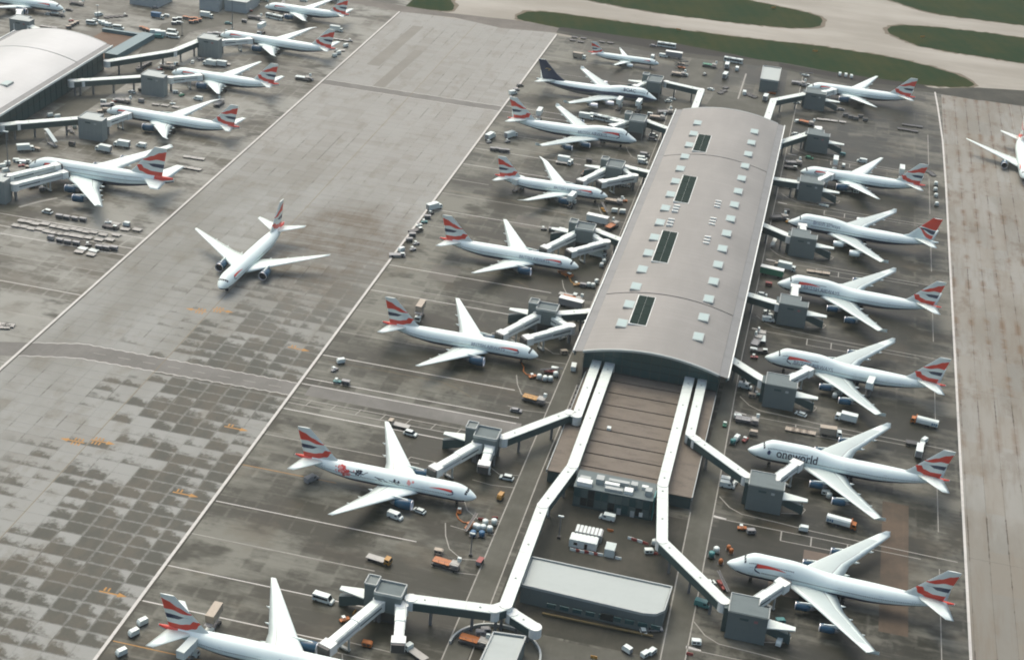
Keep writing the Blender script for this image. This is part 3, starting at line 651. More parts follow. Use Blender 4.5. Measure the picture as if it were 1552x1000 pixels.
# ---------------------------------------------------------------- elevated walkways
def walkway(name, label, pts, w=4.0, z=5.0, h=3.2, posts=True, cols_every=16.0, cat='walkway'):
    b = pts[0]; root = empty(name, (b[0], b[1], 0), 0, label, cat)
    P = [(x-b[0], y-b[1]) for x, y in pts]
    for a, c in zip(P, P[1:]):
        mb = MB(); mb.beam((*a, z), (*c, z), w, h-.35); obj('side_wall', mb, TEALW, root)
        L = math.hypot(c[0]-a[0], c[1]-a[1]); n = max(1, int(round(L/9.0)))
        for k in range(n):                                # roof sheets in bays
            t0, t1 = k/n, (k+1)/n; e = .04/L
            p = (a[0]+(c[0]-a[0])*(t0+e), a[1]+(c[1]-a[1])*(t0+e)); q = (a[0]+(c[0]-a[0])*(t1-e), a[1]+(c[1]-a[1])*(t1-e))
            mb = MB(); mb.beam((*p, z+h-.33), (*q, z+h-.33), w+.3, .35); obj('roof_panel', mb, WALKROOF, root)
            m2 = ((p[0]+q[0])/2, (p[1]+q[1])/2)
            
            if k % 2 == 0: mb = MB(); mb.box(m2[0]-.3, m2[0]+.3, m2[1]-.25, m2[1]+.25, z+h+.02, z+h+.22); obj('roof_vent', mb, BRIDGES, root)
        if posts:
            n = max(1, int(L/cols_every))
            for k in range(n+1):
                t = (k+.5)/(n+1); x, y = a[0]+(c[0]-a[0])*t, a[1]+(c[1]-a[1])*t
                mb = MB(); mb.box(x-.4, x+.4, y-.4, y+.4, 0, z); obj('column', mb, STEEL, root)
    for k, a in enumerate(P):                             # joint housings
        mb = MB(); n = 12; r = w*.56
        mb.prism([(a[0]+r*math.cos(t*2*math.pi/n), a[1]+r*math.sin(t*2*math.pi/n)) for t in range(n)], z-.1, z+h+.18); obj('joint_housing', mb, BRIDGEW, root)
    return root
walkway('elevated_walkway', 'long twice-bent white-roofed walkway running past the pale hall', [(-59.2, 522), (-58.9, 446), (-63.6, 419), (-63.2, 364), (-66, 361), (-90.6, 358)], 3.6, 5.6)
walkway('elevated_walkway', 'short white stub walkway angled off the elbow by the curved kerb', [(-61.0, 363.5), (-53.0, 359)], 3.6, 4.0, 3.0, posts=True)
walkway('elevated_walkway', 'white-roofed walkway leaving the glazed end wall towards the blossom-painted jet', [(-64.3, 522), (-63.9, 479.4), (-67.0, 480.6), (-85.6, 455.7)], 3.3, 5.6)
walkway('elevated_walkway', 'straight white-roofed walkway bending outward to the orange-post jumbo node', [(-28.2, 522), (-27.6, 445), (-23.2, 412.4), (-0.6, 387.4)], 3.4, 5.6)
walkway('elevated_walkway', 'white-roofed walkway leaving the glazed end wall towards the lettered jumbo', [(-23.3, 522), (-22.8, 481.0), (-20.3, 478.5), (-0.6, 460.6)], 3.2, 5.6)
for (a, b, t) in (((-15, 545.0), (-1.0, 532.6), 'the lifted-truck jumbo'), ((-15, 606.3), (-0.4, 602.2), 'the trailer-side jumbo'), ((-15, 685.4), (-0.6, 676.4), 'the red-finned jumbo'), ((-15, 746.5), (-0.6, 746.9), 'the drum-side twinjet'), ((-15, 800.6), (-0.9, 822.0), 'the empty stand node')):
    walkway('link_bridge', 'white-roofed link bridge from the arched pier to '+t, [a, b], 3.6, 5.2, cols_every=9, cat='bridge')
walkway('link_bridge', 'bent white-roofed link bridge to the twinjet beside the store', [(-24.6, 822), (-23.4, 871), (-6.8, 890.7)], 3.6, 5.2, cat='bridge')
for (a, b, t) in (((-75, 564.5), (-86.6, 557.8), 'the pier-end twinjet'), ((-74, 640.2), (-86.6, 646.3), 'the tug-queue twinjet'), ((-74, 728.6), (-86.8, 731), 'the slender-winged twinjet'), ((-74, 796), (-86.8, 803), 'the bus-side jumbo')):
    walkway('link_bridge', 'white-roofed link bridge from the arched pier to '+t, [a, b], 3.4, 5.2, cols_every=9, cat='bridge')
walkway('link_bridge', 'bent white-roofed link bridge to the navy-finned jumbo', [(-64.9, 822), (-65.2, 870), (-86.4, 875)], 3.4, 5.2, cat='bridge')
walkway('link_bridge', 'link bridge from the shiny pier to the long jet next to the double-decker', [(-388, 654.7), (-382.3, 660), (-358.0, 679.5)], 3.8, 5.4, cat='bridge')
walkway('link_bridge', 'link bridge from the shiny pier to the jet by the dark carts', [(-388, 727.5), (-383.5, 731), (-357.6, 751.0)], 3.8, 5.4, cat='bridge')
walkway('link_bridge', 'bent link bridge over the brown forecourt to the jet with a lorry at its tail', [(-386, 765.5), (-361.5, 799), (-356.0, 825)], 3.8, 5.4, cat='bridge')
walkway('link_bridge', 'link bridge behind the shiny pier to the jet beyond it', [(-440, 797.4), (-453.5, 804.4)], 3.6, 5.2, cat='bridge')

# ---------------------------------------------------------------- boarding nodes
def node_front(label, x, y, w=12.0, h=9.9, dirx=1, canopy=True, group=None, roofm=NODER, sign=True, clad=None):
    NODEG = clad or globals()['NODEG']
    """tall clad stair-and-lift node, its blank face towards -Y"""
    r = empty('boarding_node', (x, y, 0), 0, label, 'boarding node', group)
    n = 6
    for k in range(n):
        mb = MB(); mb.box(w*k/n+.03, w*(k+1)/n-.03, 0, .18, .15, h); obj('cladding_panel', mb, NODEG, r)
    mb = MB(); mb.box(.05, w-.05, .19, 5.6, 0, h-.1); obj('wall', mb, NODEG, r)
    mb = MB(); mb.box(.05, w*.72, 5.6, 9.4, 0, h-.1); obj('wall', mb, NODEG, r)
    mb = MB(); mb.box(.3, w-.3, .3, 5.5, h-.1, h+.12); mb.box(.3, w*.72-.2, 5.4, 9.2, h-.08, h+.10); obj('roof', mb, roofm, r)
    for a, b in (((0, 0), (0, 9.4)), ((0, 9.4), (w*.72, 9.4)), ((w*.72, 9.4), (w*.72, 5.6)), ((w, 5.6), (w, 0))):
        mb = MB(); mb.beam((*a, h-.25), (*b, h-.25), .28, .62); obj('parapet', mb, BRIDGES, r)
    if sign:
        mb = MB(); mb.box(w*.30, w*.52, -.10, -.01, h-2.1, h-1.3); obj('louvre', mb, TEALW, r)
        mb = MB(); mb.box(w*.66, w*.76, -.10, -.01, h-2.4, h-1.5); obj('sign_plate', mb, plain('sign_red', (0.25, 0.12, 0.12, 1), .5) if random.random() < .5 else BRIDGES, r)
    mb = MB(); mb.prism([(-1.4, 3.0), (.0, 3.0), (.0, 9.0), (-1.4, 9.0)], 0, h-1.2); obj('lift_shaft', mb, TEALW, r)
    if canopy:
        mb = MB(); z1, z0 = h-2.6, 2.6
        zc_ = 6.0; mb.loft([[(w, .5, zc_), (w, 5.2, zc_), (w, 5.2, zc_+.4), (w, .5, zc_+.4)], [(w+8.4, 2.4, zc_-.3), (w+8.4, 4.2, zc_-.3), (w+8.4, 4.2, zc_+.1), (w+8.4, 2.4, zc_+.1)]]); obj('stair_canopy', mb, WALKROOF, r)
        mb = MB(); mb.loft([[(w, 2.2, 3.0), (w, 4.4, 3.0), (w, 4.4, 5.9), (w, 2.2, 5.9)], [(w+7.4, 2.9, 0.1), (w+7.4, 4.0, 0.1), (w+7.4, 4.0, 3.4), (w+7.4, 2.9, 3.4)]]); mb.box(w+6.6, w+6.9, 3.1, 3.5, 3.0, 5.75); obj('stair_flight', mb, TEALW, r)
    return r
RN = {'R7': (1.2, 381.2, 'the orange-post jumbo'), 'R6': (.6, 453.2, 'the lettered jumbo'), 'R5': (.2, 526.3, 'the lifted-truck jumbo'), 'R4': (.1, 598.8, 'the trailer-side jumbo'), 'R3': (-.1, 672.4, 'the red-finned jumbo'), 'R2': (-.5, 743.6, 'the drum-side twinjet'), 'R1b': (-.9, 816.4, 'the empty stand'), 'R1': (-6.2, 888.6, 'the twinjet beside the store')}
for k, (x, y, t) in RN.items(): node_front('grey clad boarding node with blank face serving '+t, x, y, 12.0 if k != 'R1' else 12.0)
for x, y, t in ((-356.5, 672.6, 'the long jet next to the double-decker'), (-356.8, 745.8, 'the jet by the dark carts'), (-355.8, 819.8, 'the jet with a lorry at its tail'), (-361, 585, 'the double-deck jet'), (-466, 803, 'the jet beyond the shiny pier')):
    node_front('pale-roofed grey boarding node serving '+t, x, y, 13.0, 11.0, canopy=False, roofm=PALEROOF, clad=NODEA)
def node_back(label, x, y, y1, h=10.8, w=8.2, tower=True):
    """node seen from the bridge side: recessed roof inside a parapet, open undercroft"""
    r = empty('boarding_node', (x, y, 0), 0, label, 'boarding node'); d_ = y1-y
    mb = MB(); mb.box(0, w, 0, d_, 4.2, h-.5); obj('wall', mb, NODEG, r)
    mb = MB(); mb.box(.3, w-.3, .3, d_-.3, h-.5, h-.3); obj('roof', mb, NODER, r)
    for a, b in (((0, 0), (w, 0)), ((w, 0), (w, d_)), ((w, d_), (0, d_)), ((0, d_), (0, 0))):
        mb = MB(); mb.beam((*a, h-.6), (*b, h-.6), .34, .95); obj('parapet', mb, BRIDGES, r)
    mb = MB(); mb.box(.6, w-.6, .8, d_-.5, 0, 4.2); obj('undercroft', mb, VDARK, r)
    for px in (.3, w-.3):
        for py in (.3, d_-.3): mb = MB(); mb.box(px-.3, px+.3, py-.3, py+.3, 0, 4.2); obj('column', mb, STEEL, r)
    if tower:
        mb = MB(); mb.box(-3.7, -.05, d_-4.2, d_+.4, 0, h+.6); t = obj('stair_tower', mb, NODEG, r)
        mb = MB()
        for a, b in (((-3.7, d_-4.2), (-.1, d_-4.2)), ((-.1, d_-4.2), (-.1, d_+.4)), ((-.1, d_+.4), (-3.7, d_+.4)), ((-3.7, d_+.4), (-3.7, d_-4.2))): mb.beam((*a, h+.6), (*b, h+.6), .34, .5)
        obj('parapet', mb, BRIDGES, t)
        mb = MB(); mb.loft([[(-3.7, d_-4.8, 6.2), (-3.7, d_-.2, 6.2), (-3.7, d_-.2, 6.6), (-3.7, d_-4.8, 6.6)], [(-12, d_-2.2, 5.6), (-12, d_-.4, 5.6), (-12, d_-.4, 6.0), (-12, d_-2.2, 6.0)]]); obj('stair_canopy', mb, WALKROOF, r)
        mb = MB(); mb.loft([[(-3.7, d_-3.4, 3.0), (-3.7, d_-.8, 3.0), (-3.7, d_-.8, 6.1), (-3.7, d_-3.4, 6.1)], [(-12, d_-2.6, 0), (-12, d_-.8, 0), (-12, d_-.8, 3.6), (-12, d_-2.6, 3.6)]]); obj('stair_flight', mb, TEALW, r)
    return r
LN = {'L8': (-101, 354.6, 361, 'the elbow-walkway twinjet'), 'L7': (-95, 449.6, 457, 'the blossom-painted jet'), 'L6': (-95.2, 553.4, 560, 'the pier-end twinjet'), 'L5': (-95.6, 639, 647, 'the tug-queue twinjet'), 'L4': (-95.8, 721, 731, 'the slender-winged twinjet'), 'L3': (-95.6, 793, 804, 'the bus-side jumbo'), 'L2': (-96.8, 864, 876, 'the navy-finned jumbo')}
for k, (x, y, y1, t) in LN.items(): node_back('grey node with sunken roof and open undercroft serving '+t, x, y, y1)

# ---------------------------------------------------------------- boarding bridges
def arm(label, a, b, za=5.0, zb=4.6, w=3.3, cab=True, mid=None):
    a, b = Vector((*a, 0)), Vector((*b, 0)); L = (b-a).length
    r = empty('boarding_bridge', tuple(a), math.atan2(b.y-a.y, b.x-a.x), label, 'boarding bridge')
    H = 3.0; cut = [0, .52, 1.0]
    for k in range(2):
        t0, t1 = cut[k]*L-(0.0 if k == 0 else 1.2), cut[k+1]*L; ww, hh = w-.35*k, H-.25*k
        z0 = za+(zb-za)*t0/L; z1 = za+(zb-za)*t1/L
        mb = MB(); mb.beam((t0, 0, z0), (t1, 0, z1), ww, hh); t = obj('tunnel', mb, BRIDGEW, r)
        mb = MB()
        for s in (-1, 1): mb.beam((t0+.4, s*(ww/2+.02), z0+1.25), (t1-.4, s*(ww/2+.02), z1+1.25), .06, .55)
        obj('window_band', mb, BRIDGES if k else TEALW, t)
        mb = MB(); mb.beam((t0+.1, 0, z0+hh+.02), (t1-.1, 0, z1+hh+.02), ww-.3, .16); obj('roof_strip', mb, DAB, t)
        mb = MB(); mb.beam((t0+.3, ww/2-.4, z0+hh+.19), (t1-.3, ww/2-.4, z1+hh+.19), .14, .12); obj('cable_tray', mb, BRIDGES, t)
    mb = MB(); n = 10; mb.prism([(2.1*math.cos(t*2*math.pi/n), 2.1*math.sin(t*2*math.pi/n)) for t in range(n)], za-.3, za+H+.25); obj('rotunda', mb, BRIDGEW, r)
    mb = MB(); mb.box(-.5, .5, -.5, .5, 0, za-.3); obj('column', mb, STEEL, r)
    x = L*.72; mb = MB(); zz = za+(zb-za)*.72
    for s in (-1, 1): mb.box(x-.25, x+.25, s*1.5-.2, s*1.5+.2, .9, zz-.05)
    mb.box(x-.5, x+.5, -1.9, 1.9, .55, 1.0); obj('lift_column', mb, BRIDGES, r)
    for s in (-1, 1): mb = MB(); mb.wheel(x, s*1.5, .55, .5); obj('tyre', mb, TYRE, r)
    if cab:
        mb = MB(); mb.box(L-.2, L+3.0, -2.1, 2.1, zb-.15, zb+3.0); c = obj('cab', mb, BRIDGEW, r)
        mb = MB(); mb.box(L+3.0, L+3.9, -1.9, 1.9, zb-.1, zb+2.8); obj('bellows', mb, VDARK, c)
    return r
ARMS = (('R6', (9.0, 463.5), (15.0, 476.5), 'the lettered jumbo'), ('R5', (7.4, 536.2), (14.6, 548.4), 'the lifted-truck jumbo'), ('R4', (5.8, 609.2), (5.7, 623.0), 'the trailer-side jumbo'), ('R3', (5.6, 683), (4.6, 692.6), 'the red-finned jumbo'), ('R2', (7.8, 754.0), (13.2, 766.6), 'the drum-side twinjet'), ('R1', (2.2, 898.8), (8.6, 909.5), 'the twinjet beside the store'), ('R7', (8.2, 391.6), (15.2, 403.6), 'the orange-post jumbo'),
        ('L7', (-93.6, 450), (-102.6, 432.4), 'the blossom-painted jet'), ('L6', (-94.6, 554.6), (-104.0, 536.0), 'the pier-end twinjet'), ('L5', (-94.5, 643.5), (-104.6, 622.6), 'the tug-queue twinjet'), ('L4', (-94.8, 728.6), (-104.4, 707.6), 'the slender-winged twinjet'), ('L3', (-95.5, 801.5), (-102.9, 791.4), 'the bus-side jumbo'), ('L2', (-95.4, 874.6), (-101.8, 863.4), 'the navy-finned jumbo'), ('L8', (-99.4, 355.2), (-107.0, 333.6), 'the elbow-walkway twinjet'),
        ('A2', (-346.2, 684.0), (-342.6, 696.4), 'the long jet next to the double-decker'), ('A3', (-344.5, 757), (-334.4, 768.2), 'the jet by the dark carts'), ('A4', (-345.0, 831), (-334.0, 842), 'the jet with a lorry at its tail'))
for k, a, b, t in ARMS: arm('white telescopic boarding bridge docked at '+t, a, b)
arm('upper of two white boarding bridges docked at the double-deck jet', (-350.5, 594.5), (-339.6, 614.5), 7.6, 7.2)
arm('lower ribbed white boarding bridge docked at the double-deck jet wing side', (-346.6, 591.8), (-335.2, 613.0), 5.2, 4.8)
arm('short dark-banded boarding bridge reaching the jet beyond the shiny pier', (-463, 805), (-474, 829), 5.2, 5.0)
for a, b, c, t in (((-90.3, 556.4), (-79.9, 549.6), (-93.2, 535.6), 'the pier end'), ((-90.8, 644.4), (-80.6, 636.8), (-92.6, 623.6), 'the tug queue'), ((-91, 731.4), (-81.2, 721.8), (-94.0, 709.8), 'the lifted trucks')):
    arm('first leg of the folded boarding bridge of the twinjet beside '+t, a, b, cab=False)
    arm('second leg of the folded boarding bridge of the twinjet beside '+t, b, c)
arm('parked white boarding bridge pointing away from the blossom-painted jet', (-89.0, 450.2), (-88.4, 440.5))
arm('parked boarding bridge with dark cab beside the pickup at the lower node', (-92.6, 355), (-89.4, 341.6))
arm('stubby white boarding bridge stowed on the roof side of the empty stand node', (6.4, 826.5), (4.6, 836.0))

# ================================================================ AIRCRAFT
def lerp(a, b, t): return a+(b-a)*t
def sst(a, b, x):
    t = min(1, max(0, (x-a)/(b-a))); return t*t*(3-2*t)
TYPES = {
 'jumbo': dict(L=70.6, hw=3.25, zb=1.95, zt=8.45, zc=5.2, nl=9.5, nz=4.7, xt=43.0, ztail=7.3, hump=1.85,
   wing=[(1.5, 18.4, 16.6, 3.0), (12.5, 28.3, 9.6, 4.7), (32.0, 45.6, 4.0, 6.4)], winglet=1.6,
   eng=[(11.7, 23.2, 2.75, 1.40, 5.6), (20.8, 31.4, 3.35, 1.40, 5.6)], fin=(54.5, 66.8, 66.2, 70.4, 8.0, 19.4), stab=(59.0, 9.2, 67.6, 2.6, 11.1, 7.9, 9.3), stabroot=.8, gear=[(33.5, 5.2), (36.6, 1.9)], ng=8.2, cock=(5.0, 5.55, 50), win=(.16, .86), fair=[8.5, 15.5, 22.5]),
 'triple': dict(L=63.7, hw=3.1, zb=1.85, zt=8.05, zc=4.95, nl=8.0, nz=4.2, xt=41.0, ztail=6.6, hump=0,
   wing=[(1.5, 18.6, 14.8, 2.9), (9.8, 25.2, 9.2, 4.3), (30.4, 39.9, 1.7, 7.6)], winglet=0,
   eng=[(9.6, 19.3, 2.75, 1.95, 6.9)], fin=(47.5, 60.4, 58.7, 63.0, 7.4, 18.5), stab=(52.5, 8.2, 60.3, 2.4, 10.75, 6.9, 8.2), stabroot=.8, gear=[(33.0, 5.4)], ng=6.6, cock=(2.5, 3.25, 58), win=(.13, .84), fair=[6.5, 13.5, 19.5]),
 'triple_long': dict(L=73.8, hw=3.1, zb=1.85, zt=8.05, zc=4.95, nl=8.0, nz=4.2, xt=51.0, ztail=6.6, hump=0,
   wing=[(1.5, 24.2, 14.8, 2.9), (9.8, 30.8, 9.2, 4.3), (29.6, 45.0, 2.4, 7.4), (32.3, 48.8, .7, 7.8)], winglet=0,
   eng=[(9.6, 24.9, 2.75, 2.0, 7.2)], fin=(57.6, 70.5, 68.8, 73.1, 7.4, 18.5), stab=(62.6, 8.2, 70.4, 2.4, 10.75, 6.9, 8.2), stabroot=.8, gear=[(38.6, 5.4)], ng=6.6, cock=(2.5, 3.25, 58), win=(.12, .86), fair=[6.5, 13.5, 19.5]),
 'slender': dict(L=56.7, hw=2.88, zb=1.8, zt=7.7, zc=4.75, nl=8.2, nz=4.0, xt=36.0, ztail=6.2, hump=0,
   wing=[(1.5, 16.4, 13.0, 2.8), (9.2, 22.4, 7.7, 4.4), (26.8, 34.8, 2.8, 7.2), (30.0, 39.3, .5, 8.0)], winglet=0,
   eng=[(9.7, 17.2, 2.6, 1.8, 6.4)], fin=(42.6, 54.0, 51.8, 55.8, 7.0, 16.9), stab=(47.4, 7.0, 54.2, 2.0, 9.9, 6.5, 7.8), stabroot=.7, gear=[(29.0, 4.9)], ng=6.0, cock=(2.2, 3.1, 54), win=(.14, .83), fair=[6.0, 12.5, 18.0]),
 'narrow': dict(L=44.5, hw=1.98, zb=1.75, zt=5.9, zc=3.85, nl=5.4, nz=3.4, xt=30.5, ztail=5.2, hump=0,
   wing=[(1.0, 16.6, 8.2, 2.5), (6.2, 19.4, 4.2, 3.2), (17.0, 25.2, 1.6, 4.1)], winglet=.9,
   eng=[(5.75, 15.4, 1.75, 1.12, 4.2)], fin=(33.6, 41.2, 39.8, 43.0, 5.5, 11.8), stab=(37.0, 4.2, 40.4, 1.6, 6.2, 5.0, 5.7), stabroot=.5, gear=[(24.0, 3.7)], ng=5.0, cock=(1.6, 2.2, 56), win=(.14, .84), fair=[5.0, 9.5]),
 'double': dict(L=72.7, hw=3.57, zb=2.0, zt=10.5, zc=6.0, nl=11.0, nz=4.6, xt=44.0, ztail=8.0, hump=0,
   wing=[(1.5, 18.0, 20.5, 3.2), (14.6, 30.8, 11.6, 5.6), (39.5, 52.0, 4.0, 8.6)], winglet=1.0,
   eng=[(14.9, 25.8, 3.3, 1.9, 6.4), (25.7, 34.8, 4.3, 1.9, 6.4)], fin=(50.5, 66.8, 63.8, 69.8, 9.6, 24.1), stab=(57.8, 11.5, 67.6, 4.2, 15.2, 8.0, 10.0), stabroot=1.0, gear=[(33.5, 6.0), (36.5, 2.6)], ng=6.5, cock=(3.4, 4.2, 48), win=(.14, .85), fair=[9, 16, 23, 29]),
}
def section(T, x):
    """half width, top, bottom, waist of the fuselage at x"""
    L = T['L']; f = min(1, max(0.0, x/T['nl'])); t = min(1, max(0, (x-T['xt'])/(L-T['xt'])))
    gw = (1-(1-f)**2.1)**.62; gu = (1-(1-f)**1.75)**.80; gd = (1-(1-f)**2.4)**.60
    zt = lerp(T['nz'], T['zt'], gu); zb = lerp(T['nz'], T['zb'], gd); hw = T['hw']*gw; zc = lerp(T['nz'], T['zc'], f**.8)
    if T['hump']: zt += T['hump']*sst(2.5, 8.5, x)*(1-sst(19.5, 33.0, x))
    hw *= (1-.93*t**1.75); zb = lerp(zb, T['ztail'], t**1.45); zt = zt-.55*t*t; zc = lerp(zc, (zt+zb)/2, t)
    return max(hw, .02), zt, zb, zc
def skin(T, x, th, off=0.0):
    hw, zt, zb, zc = section(T, x); c, s = math.cos(th), math.sin(th)
    h = (zt-zc) if c > 0 else (zc-zb)
    return (x, (hw+off)*s, zc+(h+off)*c)
CACHE = {}
SEAM = plain('panel_seam', (0.24, 0.26, 0.26, 1), .5)
def fuselage_mesh(tn, liv):
    key = ('f', tn, liv)
    if key in CACHE: return CACHE[key]
    T = TYPES[tn]; L = T['L']; N = 36
    xs = [0.0, .12, .35, .7, 1.2, 1.8, 2.6, 3.5, 4.5, 5.6, 6.8, 8.0, 9.5]; x = 11.5
    while x < L-.6: xs.append(x); x += 2.0 if x < T['xt'] else 1.0
    xs += [L-.5, L-.12, L]
    rings = [[skin(T, x, k*2*math.pi/N) for k in range(N)] for x in xs]
    f0 = T['fin']; xr0, xr1 = f0[1]-3.0, L-.25
    def mf(a, k):
        xm = (xs[a]+xs[a+1])/2; th = (k+.5)*360/N; th = min(th, 360-th)
        if liv == 'boac':
            if 74 < th < 102: return 1
            if th >= 102: return 3
            return 0
        if liv == 'negus': return 1 if th > 96 else 0
        if xm > xr0 and xm < xr1 and th < 82 and liv not in ('boac', 'negus'): return 2
        lim = 112 - 26*sst(T['xt']-6, L, xm)*0 + 10*(1-sst(0, 6, xm))
        return 1 if th > lim else 0
    mb = MB(); mb.loft(rings, mf=mf)
    me = mb.mesh('fuselage', [WHITE, NAVY, RED, STEEL], True); CACHE[key] = me
    return me
FOIL = [(0, 0), (.02, .35), (.1, .8), (.3, 1.0), (.6, .7), (.71, .53), (.735, .49), (1, .04), (.6, -.3), (.25, -.5), (.05, -.4)]
def foil_ring(p, chord, thick, axis='y'):
    return [(p[0]+cx*chord, p[1], p[2]+cz*thick) for cx, cz in FOIL]
def wing_mesh(tn, s, grey):
    key = ('w', tn, s, grey)
    if key in CACHE: return CACHE[key]
    T = TYPES[tn]; st = T['wing']; rings = []; info = []
    for a, b in zip(st, st[1:]):
        n = 5
        for k in range(n):
            t = k/n; rings.append((lerp(a[0], b[0], t), lerp(a[1], b[1], t), lerp(a[2], b[2], t), lerp(a[3], b[3], t)))
    rings.append(st[-1])
    R_ = [foil_ring((xl, s*y, z), c, max(.06, c*.085)) for y, xl, c, z in rings]
    if T['winglet']:
        y, xl, c, z = rings[-1]; h = T['winglet']
        R_.append(foil_ring((xl+.9*h*.6, s*(y+.25), z+.3*h), c*.75, .12)); R_.append([(px, s*(y+.55)+s*0.0, z+h+(pz-z)*.2) for px, _, pz in foil_ring((xl+1.5*h, 0, z), c*.35, .06)])
    nn = len(rings)
    def mf(a, k):
        if a >= nn-1: return 0
        if k in (2, 3, 4) and a < nn-2: return 1
        if k == 5 and a < nn-4: return 2
        return 0
    mb = MB(); mb.loft(R_, mf=mf); me = mb.mesh('wing', [WINGW, WINGG if grey else WINGW, SEAM], True); CACHE[key] = me
    return me
def revolve(mb, prof, n, c, m=0, cap=False):
    mb.loft([[(c[0]+x, c[1]+r*math.cos(t*2*math.pi/n), c[2]+r*math.sin(t*2*math.pi/n)) for t in range(n)] for x, r in prof], m, cap=cap)
def engine_meshes(tn, cowl):
    key = ('e', tn, cowl.name)
    if key in CACHE: return CACHE[key]
    out = []
    for (y, x, z, r, l) in TYPES[tn]['eng']:
        mb = MB(); revolve(mb, [(.25, r*.90), (.5, r*.97), (l*.28, r), (l*.6, r*.93), (l*.85, r*.72), (l*.86, r*.5)], 20, (0, 0, 0)); cw = mb.mesh('cowl', [cowl], True)
        mb = MB(); revolve(mb, [(.7, r*.80), (.25, r*.83), (.06, r*.86), (0, r*.88), (.06, r*.92), (.27, r*.925)], 20, (0, 0, 0)); lip = mb.mesh('inlet_lip', [METAL], True)
        mb = MB(); revolve(mb, [(.75, r*.82), (.9, .3), (.55, .05)], 16, (0, 0, 0), cap=True); fan = mb.mesh('fan', [DARKM], True)
        mb = MB(); revolve(mb, [(l*.80, r*.58), (l*1.0, r*.46), (l*1.12, r*.18), (l*1.22, .05)], 14, (0, 0, 0), cap=True); ex = mb.mesh('exhaust_cone', [STEEL], True)
        mb = MB(); zz = r*.8
        mb.loft([[(l*.22, -.16, zz-.15), (l*.22, .16, zz-.15), (l*.22, .16, zz+.35), (l*.22, -.16, zz+.35)], [(l*.75, -.2, zz-.5), (l*.75, .2, zz-.5), (l*.75, .2, zz+.75), (l*.75, -.2, zz+.75)], [(l*1.3, -.15, zz+.1), (l*1.3, .15, zz+.1), (l*1.3, .15, zz+.8), (l*1.3, -.15, zz+.8)]])
        py = mb.mesh('pylon', [WINGW])
        out.append((cw, lip, fan, ex, py))
    CACHE[key] = out
    return out
def bands(style):
    """band limits on the fin as functions of chord fraction s: list of (low, high, material)"""
    def pc(pts):
        def f(s):
            for (a, u), (b, v) in zip(pts, pts[1:]):
                if s <= b: t = (s-a)/(b-a); t = t*t*(3-2*t); return u+(v-u)*t
            return pts[-1][1]
        return f
    if style == 'flag':
        return [(pc([(0, .30), (.28, .16), (.62, .08), (1, 0.0)]), pc([(0, .35), (.12, .37), (.35, .27), (.65, .21), (1, .20)]), 1),
                (pc([(0, .44), (.32, .435), (.66, .35), (1, .33)]), pc([(0, .44), (.32, .44), (.66, .465), (1, .46)]), 2),
                (pc([(0, .53), (.3, .53), (.65, .60), (1, .58)]), pc([(0, .56), (.3, .70), (.62, .83), (1, .88)]), 1)]
    if style == 'negus':
        return [(pc([(0, .50), (1, .10)]), pc([(0, .52), (1, .26)]), 1), (pc([(0, .53), (.3, .46), (1, .30)]), pc([(0, .53), (.3, .53), (1, .46)]), 2), (pc([(0, .58), (1, .50)]), pc([(0, 1.0), (1, 1.0)]), 1)]
    if style == 'boac':
        return [(pc([(0, .03), (1, .03)]), pc([(0, 1), (1, 1)]), 2)]
def fin_mesh(tn, style):
    key = ('fin', tn, style)
    if key in CACHE: return CACHE[key]
    x0, x1, x2, x3, z0, z1 = TYPES[tn]['fin']; B = bands(style); NS = 22; mb = MB()
    if tn == 'jumbo' or True: pass
    def P(s, t, side):
        le = lerp(x0, x2, t)-(3.0*(1-t/.16)**2 if t < .16 else 0); te = lerp(x1, x3, t); c = te-le
        th = .055*c*(4*s*(1-s))**.6*(1.1-.4*s)
        return (le+c*s, side*th, lerp(z0-.6, z1, t))
    for side in (-1, 1):
        for i in range(NS):
            s0, s1 = i/NS, (i+1)/NS
            cuts = []
            for lo, hi, m in B: cuts.append((lo, hi, m))
            prev = (lambda s: 0.0); segs = []
            for lo, hi, m in cuts: segs.append((prev, lo, 0)); segs.append((lo, hi, m)); prev = hi
            segs.append((prev, lambda s: 1.0, 0))
            for lo, hi, m in segs:
                a0, a1, b0, b1 = lo(s0), lo(s1), hi(s0), hi(s1)
                if b0-a0 < 1e-4 and b1-a1 < 1e-4: continue
                n = 3
                for k in range(n):
                    t00, t10 = lerp(a0, b0, k/n), lerp(a0, b0, (k+1)/n); t01, t11 = lerp(a1, b1, k/n), lerp(a1, b1, (k+1)/n)
                    q = [P(s0, t00, side), P(s1, t01, side), P(s1, t11, side), P(s0, t10, side)]
                    mb.face(q if side < 0 else q[::-1], m)
    # close the tip
    for i in range(NS):
        s0, s1 = i/NS, (i+1)/NS; mb.face([P(s0, 1, -1), P(s1, 1, -1), P(s1, 1, 1), P(s0, 1, 1)], 0)
    me = mb.mesh('fin', [SILVER if style == 'flag' else WHITE, RED, NAVY], False); CACHE[key] = me
    return me
def stab_mesh(tn, s):
    key = ('s', tn, s)
    if key in CACHE: return CACHE[key]
    xl, c, xt_, ct, y, z0, z1 = TYPES[tn]['stab']; mb = MB(); y0 = TYPES[tn]['stabroot']*.6
    mb.loft([foil_ring((lerp(xl, xt_, t), s*lerp(y0, y, t), lerp(z0, z1, t)), lerp(c, ct, t), lerp(c, ct, t)*.07) for t in (0, .3, .65, 1)])
    me = mb.mesh('tailplane', [WINGW], True); CACHE[key] = me
    return me
